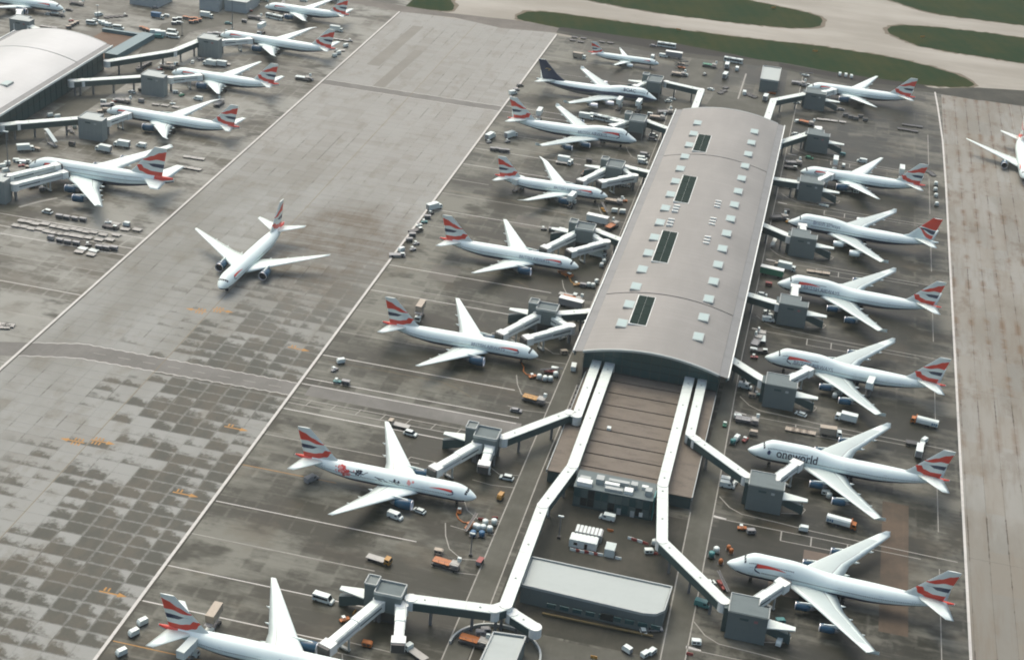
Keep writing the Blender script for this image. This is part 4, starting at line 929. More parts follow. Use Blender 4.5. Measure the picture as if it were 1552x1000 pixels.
def patch(T, fn, nu, nv, mat, name, off=.05):
    """grid patch on the fuselage skin: fn(u, v) -> (x, theta)"""
    mb = MB()
    for i in range(nu):
        for j in range(nv):
            q = [skin(T, *fn((i+a)/nu, (j+b)/nv), off) for a, b in ((0, 0), (1, 0), (1, 1), (0, 1))]
            mb.face(q)
    return mb.mesh(name, [mat])
def text_mesh(key, T, text, size, x0, th0, side, mat, bold=0.0, gap=None):
    cu = bpy.data.curves.new('lettering', 'FONT'); cu.body = text; cu.size = size; cu.resolution_u = 3; cu.offset = bold
    o = bpy.data.objects.new('lettering_tmp', cu); col.objects.link(o); bpy.context.view_layer.update()
    dg = bpy.context.evaluated_depsgraph_get(); me = bpy.data.meshes.new_from_object(o.evaluated_get(dg))
    bpy.data.objects.remove(o); bpy.data.curves.remove(cu)
    bm = bmesh.new(); bm.from_mesh(me)
    bmesh.ops.triangulate(bm, faces=bm.faces)
    for _ in range(2):
        es = [e for e in bm.edges if e.calc_length() > .45]
        if es: bmesh.ops.subdivide_edges(bm, edges=es, cuts=2, use_grid_fill=True)
    for v in bm.verts:
        tx, ty = v.co.x, v.co.y
        x = x0+tx if side < 0 else x0-tx
        hw, zt, zb, zc = section(T, x); rad = (hw+zt-zc)/2
        v.co = skin(T, x, side*(th0-ty/rad), .07)
    bm.to_mesh(me); bm.free(); me.materials.clear(); me.materials.append(mat)
    for p in me.polygons: p.use_smooth = False
    return me
def ribbon_mesh(tn, side, part_, x0, ln):
    key = ('r', tn, side, part_, x0)
    if key in CACHE: return CACHE[key]
    T = TYPES[tn]
    if part_ == 'red': fn = lambda u, v: (x0+.6+ln*u, side*(R(60)+R(9)*u*.3 + (v-.5)*R(17)*(1-u)**.8 - R(5)*math.sin(u*3.0)))
    else: fn = lambda u, v: (x0+1.9*(2*u-1)**2*(1.0 if u > .5 else .45)+.1, side*(R(58)+R(27)*u+(v-.5)*R(13)*(1.05-u*.75)))
    me = patch(T, fn, 16 if part_ == 'red' else 10, 2, RED if part_ == 'red' else NAVY, 'ribbon_emblem', .06); CACHE[key] = me
    return me
def misc_meshes(tn):
    key = ('m', tn)
    if key in CACHE: return CACHE[key]
    T = TYPES[tn]; L = T['L']; c0, c1, ang = T['cock']; out = {}
    mb = MB()
    for k in range(6):
        a0, a1 = -ang+2*ang*k/6+1.5, -ang+2*ang*(k+1)/6-1.5; sl = .55*abs((a0+a1)/2)/ang
        q = [skin(T, c0+sl, R(a0), .04), skin(T, c0+sl, R(a1), .04), skin(T, c1+sl, R(a1), .04), skin(T, c1+sl, R(a0), .04)]; mb.face(q)
    out['cock'] = mb.mesh('cockpit_window', [GLASS])
    mb = MB(); x = L*T['win'][0]
    rows = [(83, T['win'][0], T['win'][1])]
    if tn == 'jumbo': rows.append((52, .10, .30))
    if tn == 'double': rows.append((58, .13, .80))
    for th, a, b in rows:
        x = L*a
        while x < L*b:
            for s in (-1, 1):
                mb.face([skin(T, x, s*R(th+2.6), .03), skin(T, x+.26, s*R(th+2.6), .03), skin(T, x+.26, s*R(th-2.6), .03), skin(T, x, s*R(th-2.6), .03)])
            x += .55
    out['win'] = mb.mesh('cabin_window', [VDARK])
    doors = []
    for fx in (.105, .27, .50, .68, .82):
        for s in (-1, 1):
            mb = MB(); x = L*fx
            for (xa, xb, ta, tb) in ((x, x+1.1, 68, 67), (x, x+1.1, 98, 97), (x, x+.09, 67, 97), (x+1.03, x+1.12, 67, 97)):
                mb.face([skin(T, xa, s*R(tb), .035), skin(T, xb, s*R(tb), .035), skin(T, xb, s*R(ta), .035), skin(T, xa, s*R(ta), .035)])
            doors.append(mb.mesh('door_outline', [SEAM]))
    out['door'] = doors
    mb = MB(); z = section(T, T['ng'])[2]
    mb.tube([(T['ng'], 0, .5), (T['ng']-.2, 0, z+.6)], .16)
    for s in (-1, 1): mb.wheel(T['ng'], s*.35, .55, .3, 1)
    out['ng'] = mb.mesh('nose_gear', [STEEL, TYRE])
    gs = []
    for gx, gy in T['gear']:
        for s in (-1, 1):
            mb = MB(); mb.tube([(gx, s*gy, .7), (gx-.1, s*gy, section(T, gx)[2]+1.6)], .26); mb.beam((gx-1.6, s*gy, .5), (gx+1.6, s*gy, .5), .3, .3)
            for dx in (-1.4, 0, 1.4) if tn.startswith('triple') else (-.8, .8):
                for e in (-.55, .55): mb.wheel(gx+dx, s*gy+e, .66, .45, 1)
            gs.append(mb.mesh('main_gear', [STEEL, TYRE]))
    out['gear'] = gs
    fr = {}
    for s in (-1, 1):
        fr[s] = []
        for y in T['fair']:
            st = T['wing']
            for a, b in zip(st, st[1:]):
                if a[0] <= y <= b[0]:
                    t = (y-a[0])/(b[0]-a[0]); te = lerp(a[1], b[1], t)+lerp(a[2], b[2], t); c = lerp(a[2], b[2], t); z = lerp(a[3], b[3], t)
                    k = .30*c**.5
                    mb = MB(); mb.tube([(te-.45*c, s*y, z-.15), (te-.2*c, s*y, z-.45), (te+.02*c, s*y, z-.42), (te+.45+.10*c, s*y, z-.1)], [.08, k*.5, k*.45, .05], 8); fr[s].append(mb.mesh('flap_fairing', [WINGW], True)); break
    out['fair'] = fr
    mb = MB(); st = T['wing'][0]; n = 14; x0, x1 = st[1]-2.5, st[1]+st[2]+3.5; rings = []
    for k in range(11):                                   # belly fairing where the wings meet
        t = k/10; g = math.sin(math.pi*min(1, max(0, t)))**.5; xx = lerp(x0, x1, t)
        rings.append([(xx, (T['hw']*.98+.25*g)*math.sin(a)*max(.05, g), T['zb']+1.9+(2.05*g+.2)*-math.cos(a)*.98) for a in [(-.55*math.pi)+1.1*math.pi*i/(n-1) for i in range(n)]])
    mb.loft(rings, closed=False, cap=False); out['belly'] = mb.mesh('belly_fairing', [WINGG], True)
    CACHE[key] = out
    return out
def aircraft(tn, style, nose, heading, label, ribbon=True, title=None, title_x=None, scale=1.0, group=None, extra=None, grey=None, cowl=BLUE):
    T = TYPES[tn]; a = R(heading+180)
    gx = T['gear'][0][0]*scale                            # root sits under the main gear
    bx, by = nose[0]+math.cos(a)*gx, nose[1]+math.sin(a)*gx
    r = empty('airliner', (bx, by, 0), a, label, 'airliner', group); r.scale = (scale,)*3
    off = (-T['gear'][0][0], 0, 0)
    def put(name, me, parent=r, loc=None):
        o = link(name, me, parent); o.location = loc if loc is not None else (off if parent is r else (0, 0, 0)); return o
    liv = style if style in ('boac', 'negus') else 'flag'
    F = put('fuselage', fuselage_mesh(tn, liv)); mm = misc_meshes(tn)
    put('cockpit_window', mm['cock'], F); tag(put('cabin_window', mm['win'], F), kind='stuff')
    put('belly_fairing', mm['belly'])
    for d_ in mm['door']: put('door_outline', d_, F)
    grey = (tn == 'jumbo') if grey is None else grey
    eng = engine_meshes(tn, cowl)
    for s in (-1, 1):
        W = put('wing', wing_mesh(tn, s, grey))
        for m_ in mm['fair'][s]: put('flap_fairing', m_, W)
        for (y, x, z, rr, l), (cw, lip, fan, ex, py) in zip(T['eng'], eng):
            E_ = put('engine', cw, r, (x+off[0], s*y, z))
            for nme, me in (('inlet_lip', lip), ('fan', fan), ('exhaust_cone', ex), ('pylon', py)): put(nme, me, E_)
        put('tailplane', stab_mesh(tn, s))
        if ribbon:
            x0 = 8.8 if tn == 'jumbo' else (7.2 if tn != 'narrow' else 5.0); ln = 9.5 if tn == 'jumbo' else (8.0 if tn != 'narrow' else 4.0)
            if tn == 'double': x0 = 9.0; ln = 10
            put('ribbon_emblem', ribbon_mesh(tn, s, 'red', x0, ln), F); put('ribbon_emblem', ribbon_mesh(tn, s, 'navy', x0, ln), F)
        if title:
            txt, size, xa, th, mat, bold = title
            key = ('t', tn, txt, s)
            if key not in CACHE:
                CACHE[key] = text_mesh(key, T, txt, size, xa[0] if s < 0 else xa[1], R(th), s, mat, bold)
            put('lettering', CACHE[key], F)
    put('fin', fin_mesh(tn, 'flag' if style == 'flag' else style))
    put('nose_gear', mm['ng'])
    for g in mm['gear']: put('main_gear', g)
    if extra: extra(r, F, T, put)
    return r
LETTER = plain('faded_navy_lettering', (0.10, 0.13, 0.20, 1), .4); DKLET = plain('dark_lettering', (0.02, 0.025, 0.035, 1), .4)
BA7 = ('BRITISH AIRWAYS', 1.95, (11.6, 31.5), 84, LETTER, 0.0)
BA3 = ('BRITISH AIRWAYS', 1.7, (11.0, 26.5), 80, LETTER, 0.0)
def blossom(r, F, T, put):
    pet = plain('blossom_red', (0.55, 0.06, 0.05, 1), .4); pet2 = plain('blossom_pink', (0.72, 0.34, 0.30, 1), .4)
    rnd = random.Random(4)
    for s in (1, -1):
        mb = MB(); mats = [pet, pet2, DKLET]
        def disc(x, th, rad, m):
            n = 8; rr = T['hw']
            mb.face([skin(T, x+rad*math.cos(k*2*math.pi/n), s*(th+rad/rr*math.sin(k*2*math.pi/n)), .08+.01*m) for k in range(n)], m)
        for k in range(34):
            a, d_ = rnd.uniform(0, 6.28), 2.1*rnd.random()**.6; disc(45.4+1.15*d_*math.cos(a), R(62)+d_*.9/T['hw']*math.sin(a), rnd.uniform(.28, .62), 0 if rnd.random() < .75 else 1)
        for k in range(10): disc(45.4+rnd.uniform(-4, 3.4), R(62)+rnd.uniform(-.3, .5), rnd.uniform(.12, .25), 0)
        for k in range(5): disc(22.2+rnd.uniform(-.9, .9), R(58)+rnd.uniform(-.2, .2), .45, 1)
        def branch(pts, w):
            for (xa, ta), (xb, tb) in zip(pts, pts[1:]):
                dx, dt = xb-xa, (tb-ta)*T['hw']; l = math.hypot(dx, dt); nx, nt_ = -dt/l*w/2, dx/l*w/2/T['hw']
                mb.face([skin(T, xa-nx, s*(ta-nt_), .1), skin(T, xb-nx, s*(tb-nt_), .1), skin(T, xb+nx, s*(tb+nt_), .1), skin(T, xa+nx, s*(ta+nt_), .1)], 2)
        main = [(43.6-1.0*k, R(60)+.05*math.sin(k*1.3)+.012*k) for k in range(0, 19)]
        branch(main[:6], .30); branch(main[9:13], .24); branch(main[14:], .2)
        for k in (3, 5, 10, 12, 16): x, t = main[k]; branch([(x, t), (x-.7, t+(-.2 if k % 2 else .16)), (x-1.5, t+(-.3 if k % 2 else .2))], .2)
        for k in range(14): disc(40.5+rnd.uniform(-1.2, 1.0), R(60)+rnd.uniform(-.25, .3), rnd.uniform(.15, .4), 2)
        for k in range(6): disc(27+rnd.uniform(-1, 1.0), R(62)+rnd.uniform(-.1, .2), rnd.uniform(.25, .5), 2)
        o = put('blossom_branch', mb.mesh('blossom_branch', mats), F)
def ow(r, F, T, put):
    for s in (1, -1):
        mb = MB(); n = 12; mb.face([skin(T, 7.6+.62*math.cos(k*2*math.pi/n), s*(R(70)+.62/3.4*math.sin(k*2*math.pi/n)), .08) for k in range(n)]); put('round_emblem', mb.mesh('round_emblem', [plain('emblem_navy', (0.03, 0.05, 0.12, 1), .4)]), F)
def boac_x(r, F, T, put):
    for s in (1, -1):
        mb = MB(); y = s*.55
        for (x0, z0, x1, z1) in ((62.5, 14.2, 65.2, 14.7), (62.9, 13.9, 64.2, 13.4), (64.4, 14.6, 66.0, 14.2)):
            mb.face([(x0, y, z0-.16), (x1, y, z1-.16), (x1, y, z1+.16), (x0, y, z0+.16)])
        put('fin_emblem', mb.mesh('fin_emblem', [GOLD]))
aircraft('jumbo', 'flag', (-1.9, 413.4), 180-2.1, 'white four-engined jumbo with flag fin and orange posts at its nose', title=None)
aircraft('jumbo', 'flag', (-1.9, 485.0), 180-.8, 'four-engined jumbo with large dark lowercase lettering along its forward fuselage', ribbon=False, title=('oneworld', 3.75, (10.2, 28.0), 84, DKLET, .045), extra=ow)
aircraft('jumbo', 'flag', (-1.9, 558.2), 180-2.6, 'white jumbo with flag fin and a lifted box truck docked behind its wing', title=BA7)
aircraft('jumbo', 'flag', (-2.3, 630.2), 180-2.8, 'white jumbo with flag fin whose nose points at the green-sided trailer', title=BA7)
aircraft('jumbo', 'negus', (-2.7, 702.0), 180-2.8, 'white-topped jumbo with solid red upper fin and white engine pods', ribbon=False, title=('British airways', 2.2, (12.0, 27.0), 70, LETTER, 0.0), cowl=WHITE)
aircraft('triple', 'flag', (-1.2, 773.2), 180-.4, 'flag-finned twinjet with four drums standing behind its tail', title=None)
aircraft('triple', 'flag', (-6.0, 917.4), 180+.8, 'flag-finned twinjet at the grass bank beside the pale store', title=None)
aircraft('narrow', 'flag', (-97.2, 922.6), 2.2, 'small slim twinjet with flag fin parked beside the grass bank', ribbon=True, title=None, cowl=WHITE)
aircraft('jumbo', 'boac', (-88.3, 851.2), 2.3, 'white-topped jumbo with navy fin, navy cheat line and grey belly', ribbon=False, title=('BOAC', 2.6, (10.0, 19.5), 58, NAVY, .03), extra=boac_x, cowl=METAL)
aircraft('jumbo', 'flag', (-88.8, 779.4), 2.2, 'white flag-finned jumbo with long white buses behind its wing', title=('BRITISH AIRWAYS', 1.95, (11.6, 33.5), 80, LETTER, 0.0))
aircraft('slender', 'flag', (-90.2, 698.2), 2.0, 'slender-winged twinjet flanked by two lifted box trucks', title=BA3)
aircraft('triple', 'flag', (-88.3, 612.8), .2, 'flag-finned twinjet with a queue of tugs behind its tail', title=BA3)
aircraft('triple', 'flag', (-88.0, 526.4), .3, 'flag-finned twinjet parked beside the open end of the arched pier', title=BA3)
aircraft('triple', 'flag', (-86.7, 422.6), -.2, 'twinjet painted with a red blossom and dark branch along its fuselage', extra=blossom, title=None)
aircraft('triple', 'flag', (-92.0, 325.0), -.2, 'flag-finned twinjet with two pale boxes parked beside its tail', title=BA3)
aircraft('triple', 'flag', (-224.1, 535.0), -92.9, 'white twinjet taxiing alone down the open taxi lane', scale=1.035, title=None)
aircraft('triple', 'flag', (115.8, 815.0), -90, 'white twinjet on the warm concrete lane with rust-stained joints', title=None)
aircraft('double', 'flag', (-355.5, 620.6), 180+1.2, 'double-deck four-engined airliner with flag fin beside the empty dolly park', title=None)
aircraft('triple_long', 'flag', (-356.8, 704.6), 179.4, 'long white twinjet parked next to the double-deck airliner', title=None, grey=False)
aircraft('triple', 'flag', (-352.0, 775.0), 179.6, 'white twinjet with a line of dark carts ahead of its nose', title=None, grey=False)
aircraft('triple_long', 'flag', (-354.6, 851.0), 178.2, 'long white twinjet with a white lorry and loose carts at its tail', title=None, grey=False)
aircraft('slender', 'flag', (-352.6, 919.6), 180, 'white twinjet with open passenger stairs and a coach beside it', title=None, grey=False)
aircraft('triple', 'flag', (-459.0, 855.3), 2.0, 'white airliner standing beyond the shiny arched pier', title=None, grey=False)

# ================================================================ VEHICLES AND RAMP EQUIPMENT
TPL = {}
def wheels4(xs, y, r, w=.26):
    out = []
    for x in xs:
        for s in (-1, 1):
            mb = MB(); mb.wheel(x, s*y, r, w, 0, 10); out.append(('wheel', mb.mesh('wheel', [TYRE]), []))
    return out
def P_(name, mb, mats, subs=(), smooth=False): return (name, mb.mesh(name, mats if isinstance(mats, list) else [mats], smooth), list(subs))
def side_profile(mb, prof, w, m=0, taper=None):
    rings = []
    for y, sc in ((-w/2, 1), (w/2, 1)): rings.append([(x, y*(taper[k] if taper else 1), z) for k, (x, z) in enumerate(prof)])
    mb.loft(rings, m)
def make(kind, c):
    key = (kind, c.name)
    if key in TPL: return TPL[key]
    A = []
    if kind in ('car', 'suv'):
        h = 1.45 if kind == 'car' else 1.85; l = 4.4 if kind == 'car' else 4.9; w = 1.8 if kind == 'car' else 1.95
        mb = MB(); side_profile(mb, [(-l/2, .35), (l/2, .35), (l/2+.05, .65), (l/2-.1, .85), (l*.2, .98), (-l*.42, 1.0), (-l/2, .85)], w); A.append(P_('body', mb, c))
        mb = MB(); a = l*.22; side_profile(mb, [(-l*.44, .96), (a+.45, .96), (a-.25, h-.08), (-l*.36, h-.08)], w*.94, taper=[1, 1, .84, .84]); g = P_('window_glass', mb, GLASS); A.append(g)
        mb = MB(); mb.box(-l*.36, a-.25, -w*.40, w*.40, h-.09, h); A.append(P_('roof', mb, c))
        A += wheels4((-l*.31, l*.31), w/2-.12, .33)
    elif kind in ('van', 'minibus'):
        l, h, w = (5.3, 2.3, 2.0) if kind == 'van' else (6.6, 2.6, 2.15)
        mb = MB(); side_profile(mb, [(-l/2, .4), (l/2, .4), (l/2+.05, .8), (l/2-.15, 1.15), (l/2-.75, 1.28), (l/2-1.45, h), (-l/2+.05, h)], w); A.append(P_('body', mb, c))
        mb = MB(); side_profile(mb, [(l/2-.78, 1.33), (l/2-.72, 1.33), (l/2-1.36, h-.12), (l/2-1.44, h-.12)], w*.9); A.append(P_('windscreen', mb, GLASS))
        mb = MB()
        for s in (-1, 1): mb.box(-l/2+(.3 if kind == 'minibus' else l*.55), l/2-1.5, s*(w/2+.01)-.02, s*(w/2+.01)+.02, 1.35, h-.45)
        A.append(P_('side_window', mb, GLASS))
        A += wheels4((-l*.3, l*.32), w/2-.12, .36)
    elif kind == 'bus':
        l, h, w = 12.0, 3.0, 2.55
        mb = MB(); side_profile(mb, [(-l/2, .35), (l/2, .35), (l/2, 1.0), (l/2-.15, h-.1), (l/2-.4, h), (-l/2+.1, h), (-l/2, h-.2)], w); A.append(P_('body', mb, c))
        mb = MB()
        for s in (-1, 1):
            for k in range(7): mb.box(-l/2+.4+k*1.6, -l/2+1.85+k*1.6, s*(w/2+.01)-.02, s*(w/2+.01)+.02, 1.3, 2.45)
        mb.box(l/2-.06, l/2+.03, -w*.44, w*.44, 1.2, 2.5); A.append(P_('window_glass', mb, GLASS))
        mb = MB(); mb.box(-3.6, -1.4, -.8, .8, h, h+.22); A.append(P_('roof_unit', mb, BRIDGES)); mb = MB(); mb.box(1.2, 2.4, -.6, .6, h, h+.16); A.append(P_('roof_hatch', mb, BRIDGES))
        A += wheels4((-3.4, 3.6), w/2-.15, .5, .3)
    elif kind in ('truck', 'lifted', 'flatbed', 'tanker'):
        mb = MB(); mb.box(-3.9, 3.7, -.5, .5, .55, .9); A.append(P_('chassis', mb, VDARK))
        cabm = VORANGE if kind == 'tanker' else VWHITE
        mb = MB(); side_profile(mb, [(2.2, .5), (4.1, .5), (4.15, 1.4), (3.85, 2.35), (2.2, 2.45)], 2.3)
        g = MB(); side_profile(g, [(4.17, 1.42), (4.2, 1.45), (3.92, 2.28), (3.86, 2.28)], 2.1); g.box(2.7, 3.7, -1.17, 1.17, 1.5, 2.2); gw = ('windscreen', g.mesh('windscreen', [GLASS]), [])
        A.append(('cab', mb.mesh('cab', [c if kind == 'flatbed' else cabm]), [gw]))
        if kind == 'truck':
            mb = MB(); mb.box(-4.1, 2.0, -1.25, 1.25, .95, 3.5); mb.box(-4.15, 2.05, -1.28, 1.28, 3.5, 3.62, 0); A.append(P_('cargo_box', mb, c))
            mb = MB(); mb.box(-4.19, -4.12, -1.05, 1.05, 1.0, 3.3); A.append(P_('rear_door', mb, VGREY))
        elif kind == 'lifted':
            z = 4.3
            mb = MB(); mb.box(-4.1, 3.0, -1.3, 1.3, z, z+2.7); b_ = P_('raised_box', mb, c); A.append(b_)
            mb = MB(); mb.box(3.0, 4.6, -1.2, 1.2, z-.05, z+.15)
            for s in (-1, 1): mb.beam((3.0, s*1.15, z+1.0), (4.6, s*1.15, z+1.0), .06, .06); mb.box(4.52, 4.6, s*1.15-.04, s*1.15+.04, z+.1, z+1.06)
            A.append(P_('loading_platform', mb, VGREY))
            mb = MB()
            for s in (-.9, .9): mb.tube([(-3.2, s, .95), (1.6, s, z)], .12, 5); mb.tube([(1.6, s, .95), (-3.2, s, z)], .12, 5)
            A.append(P_('scissor_lift', mb, STEEL))
        elif kind == 'flatbed':
            mb = MB(); mb.box(-4.1, 2.0, -1.25, 1.25, .95, 1.2); A.append(P_('bed', mb, VMETAL))
        else:
            mb = MB(); rings = []
            prof = [(-1.2, 1.0), (1.2, 1.0), (1.3, 1.5), (1.25, 2.6), (.85, 3.1), (-.85, 3.1), (-1.25, 2.6), (-1.3, 1.5)]
            for x in (-6.2, 2.0): rings.append([(x, y, z) for y, z in prof])
            mb.loft(rings); A.append(P_('tank', mb, c))
            mb = MB(); mb.box(2.02, 2.3, -1.3, 1.3, 1.0, 3.3); A.append(P_('bulkhead', mb, VORANGE))
            mb = MB()
            for s in (-1, 1):
                for k in range(3): mb.box(-5.8+k*.75, -5.3+k*.75, s*1.31-.03, s*1.31+.03, 1.3+.25*(k % 2), 2.3)
            A.append(P_('side_emblem', mb, VBLUE))
            mb = MB(); mb.box(-6.2, -3.9, -.5, .5, .55, .9); A.append(P_('rear_chassis', mb, VDARK))
            A += wheels4((-5.3,), 1.0, .48, .5)
        A += wheels4((-2.9, -1.8, 3.0), 1.0, .46, .34)
    elif kind == 'tug':
        mb = MB(); side_profile(mb, [(-1.5, .35), (1.5, .35), (1.5, .95), (.2, 1.05), (.1, .75), (-1.5, .75)], 1.4); A.append(P_('body', mb, c))
        mb = MB(); mb.box(-.85, .15, -.6, .6, 1.75, 1.86); 
        for s in (-1, 1):
            for x in (-.8, .1): mb.box(x-.04, x+.04, s*.55-.04, s*.55+.04, .7, 1.76)
        A.append(P_('cab_frame', mb, VWHITE if c is not VWHITE else VGREY)); A += wheels4((-1.0, 1.0), .62, .34, .24)
    elif kind == 'pushback':
        mb = MB(); side_profile(mb, [(-3.6, .35), (3.6, .35), (3.6, 1.1), (2.2, 1.35), (-3.6, 1.25)], 2.6); A.append(P_('body', mb, c))
        mb = MB(); mb.box(1.5, 3.1, -1.05, .2, 1.25, 2.0); A.append(P_('cab', mb, GLASS)); mb = MB(); mb.box(1.4, 3.2, -1.1, .25, 2.0, 2.1); A.append(P_('cab_roof', mb, VWHITE)); A += wheels4((-2.2, 2.2), 1.15, .55, .4)
    elif kind == 'dolly':
        mb = MB(); mb.box(-1.95, 1.95, -1.5, 1.5, .48, .62); A.append(P_('deck', mb, c))
        mb = MB()
        for k in range(4): mb.box(-1.4+k*.9, -1.34+k*.9, -1.3, 1.3, .62, .66)
        mb.box(-1.98, 1.98, -1.55, -1.47, .5, .7); mb.box(-1.98, 1.98, 1.47, 1.55, .5, .7); A.append(P_('roller_rail', mb, VDARK))
        mb = MB(); mb.tube([(1.75, 0, .5), (2.9, 0, .35)], .06, 5); A.append(P_('tow_bar', mb, VDARK)); A += wheels4((-1.1, 1.1), .95, .24, .18)
    elif kind == 'cart':
        mb = MB(); mb.box(-1.5, 1.5, -.8, .8, .42, .56); A.append(P_('deck', mb, VDARK))
        mb = MB(); mb.box(-1.55, 1.55, -.85, .85, 1.85, 1.95)
        A.append(P_('canopy', mb, c)); mb = MB(); mb.box(-1.5, -1.42, -.8, .8, .5, 1.86); mb.box(1.42, 1.5, -.8, .8, .5, 1.86); mb.box(-1.42, 1.42, -.05, .05, .5, 1.5); A.append(P_('end_panel', mb, VGREY)); A += wheels4((-1.0, 1.0), .65, .22, .16)
    elif kind == 'container':
        mb = MB(); mb.loft([[(-1.5, y, .65), (1.5, y, .65), (1.5, y, 2.25), (-1.05, y, 2.25), (-1.5, y, 1.6)] for y in (-.78, .78)]); A.append(P_('shell', mb, c))
        mb = MB(); mb.box(-1.6, 1.6, -.85, .85, .4, .64); A.append(P_('trailer_bed', mb, VDARK)); mb = MB(); mb.box(1.5, 1.53, -.7, .7, .75, 2.15); A.append(P_('curtain', mb, VGREY)); A += wheels4((-1.0, 1.0), .65, .22, .16)
    elif kind == 'loader':
        mb = MB(); mb.box(-4.4, 4.4, -1.6, 1.6, .5, .95); A.append(P_('chassis', mb, VDARK))
        mb = MB(); mb.box(-4.3, 1.4, -1.5, 1.5, 1.7, 1.95); A.append(P_('main_platform', mb, c)); mb = MB(); mb.box(1.6, 4.4, -1.5, 1.5, 2.3, 2.55); A.append(P_('bridge_platform', mb, VMETAL))
        mb = MB()
        for s in (-1.3, 1.3):
            mb.tube([(-3.6, s, .95), (.8, s, 1.7)], .1, 5); mb.tube([(.8, s, .95), (-3.6, s, 1.7)], .1, 5); mb.tube([(2, s, .95), (4, s, 2.3)], .1, 5); mb.tube([(4, s, .95), (2, s, 2.3)], .1, 5)
            mb.beam((-4.3, s*1.12, 2.7), (4.3, s*1.12, 3.2), .06, .06)
            for k in range(5): mb.box(-4.2+k*2.1, -4.12+k*2.1, s*1.12-.04, s*1.12+.04, 1.9, 2.75+k*.1)
        A.append(P_('scissor_frame', mb, STEEL)); mb = MB(); mb.box(3.2, 4.4, 1.1, 1.9, 2.56, 3.9); A.append(P_('operator_cab', mb, VWHITE)); A += wheels4((-3.4, 3.2), 1.35, .45, .35)
    elif kind == 'belt':
        mb = MB(); mb.box(-2.6, 2.2, -.9, .9, .45, .95); mb.box(-.8, .4, .35, .9, .95, 1.6); A.append(P_('body', mb, c))
        mb = MB(); mb.beam((-4.2, -.3, .8), (4.4, -.3, 2.6), .8, .2); A.append(P_('conveyor', mb, VDARK)); mb = MB(); mb.beam((-4.2, -.75, .95), (4.4, -.75, 2.8), .08, .2); mb.beam((-4.2, .15, .95), (4.4, .15, 2.8), .08, .2); A.append(P_('side_rail', mb, VGREY)); A += wheels4((-1.6, 1.5), .75, .36, .24)
    elif kind == 'stairs':
        mb = MB(); mb.box(-4.2, 2.6, -1.0, 1.0, .4, .8); A.append(P_('chassis', mb, VGREY))
        mb = MB(); n = 14
        for k in range(n): mb.box(-4.0+k*.5, -3.45+k*.5, -.75, .75, .8+k*.3, .95+k*.3)
        mb.box(3.0, 4.8, -.85, .85, 4.95, 5.1); A.append(P_('step_flight', mb, VMETAL))
        mb = MB(); mb.beam((-4.0, 0, 2.9), (3.0, 0, 7.0), 2.0, .12); mb.box(3.0, 4.8, -1.0, 1.0, 7.0, 7.15); A.append(P_('canopy', mb, c))
        mb = MB()
        for s in (-.9, .9):
            mb.beam((-4.0, s, 1.9), (3.0, s, 6.0), .06, .9)
            mb.tube([(2.2, s, .8), (3.6, s, 4.95)], .09, 5)
        A.append(P_('side_panel', mb, BRIDGES)); A += wheels4((-3.2, 1.8), .85, .4, .26)
    elif kind == 'unit':
        mb = MB(); side_profile(mb, [(-1.5, .4), (1.4, .4), (1.4, 1.5), (.9, 1.75), (-1.5, 1.75)], 1.6); A.append(P_('housing', mb, c)); mb = MB(); mb.box(-1.2, -.2, -.82, .82, .7, 1.4); mb.box(.1, .9, -.82, .82, .7, 1.4); A.append(P_('grille', mb, VDARK)); mb = MB(); mb.tube([(1.4, 0, .5), (2.5, 0, .3)], .05, 5); A.append(P_('tow_bar', mb, VDARK)); A += wheels4((-1.0, .9), .7, .26, .18)
    elif kind == 'drum':
        mb = MB(); n = 12; rings = [[(r*math.cos(t*2*math.pi/n), r*math.sin(t*2*math.pi/n), z) for t in range(n)] for z, r in ((.35, 1.0), (1.9, 1.0), (2.15, .75), (2.2, .3))]; mb.loft(rings); A.append(P_('tank', mb, c, (), True)); mb = MB(); mb.box(-1.2, 1.2, -1.0, 1.0, .2, .38); A.append(P_('skid', mb, VDARK)); A += wheels4((-.8, .8), .85, .2, .14)
    elif kind == 'barrier':
        mb = MB(); side_profile(mb, [(-1.0, 0), (1.0, 0), (1.0, .9), (-1.0, .9)], .5, taper=[1, 1, .4, .4]); A.append(P_('block', mb, c)); mb = MB(); mb.box(-.9, -.5, -.27, .27, .02, .12); mb.box(.5, .9, -.27, .27, .02, .12); A.append(P_('foot', mb, VGREY))
    elif kind == 'mast':
        mb = MB(); mb.tube([(0, 0, 0), (0, 0, 10), (0, 0, 20)], [.34, .24, .16], 8); A.append(P_('pole', mb, STEEL)); mb = MB(); mb.box(-1.3, 1.3, -.3, .3, 19.8, 20.3); A.append(P_('lamp_head', mb, c)); mb = MB(); mb.box(-.6, .6, -.6, .6, 0, .7); A.append(P_('footing', mb, BRIDGES))
    elif kind == 'post':
        mb = MB(); mb.tube([(0, 0, 0), (0, 0, 8.5)], [.2, .14], 6); A.append(P_('pole', mb, STEEL)); mb = MB(); mb.box(-.9, .9, -.25, .25, 8.4, 8.8); A.append(P_('lamp_head', mb, c)); mb = MB(); mb.box(-.5, .5, -.5, .5, 0, .8); A.append(P_('footing', mb, VDARK))
    elif kind == 'bollard':
        mb = MB(); n = 10; rings = [[(r*math.cos(t*2*math.pi/n), r*math.sin(t*2*math.pi/n), z) for t in range(n)] for z, r in ((.12, .75), (1.5, .7), (1.9, .4))]; mb.loft(rings); A.append(P_('post', mb, c, (), True)); mb = MB(); mb.box(-.9, .9, -.9, .9, 0, .12); A.append(P_('base_plate', mb, VDARK))
    elif kind == 'cabin':
        mb = MB(); mb.box(-4.5, 4.5, -2.0, 2.0, .2, 3.0); A.append(P_('wall', mb, c)); mb = MB()
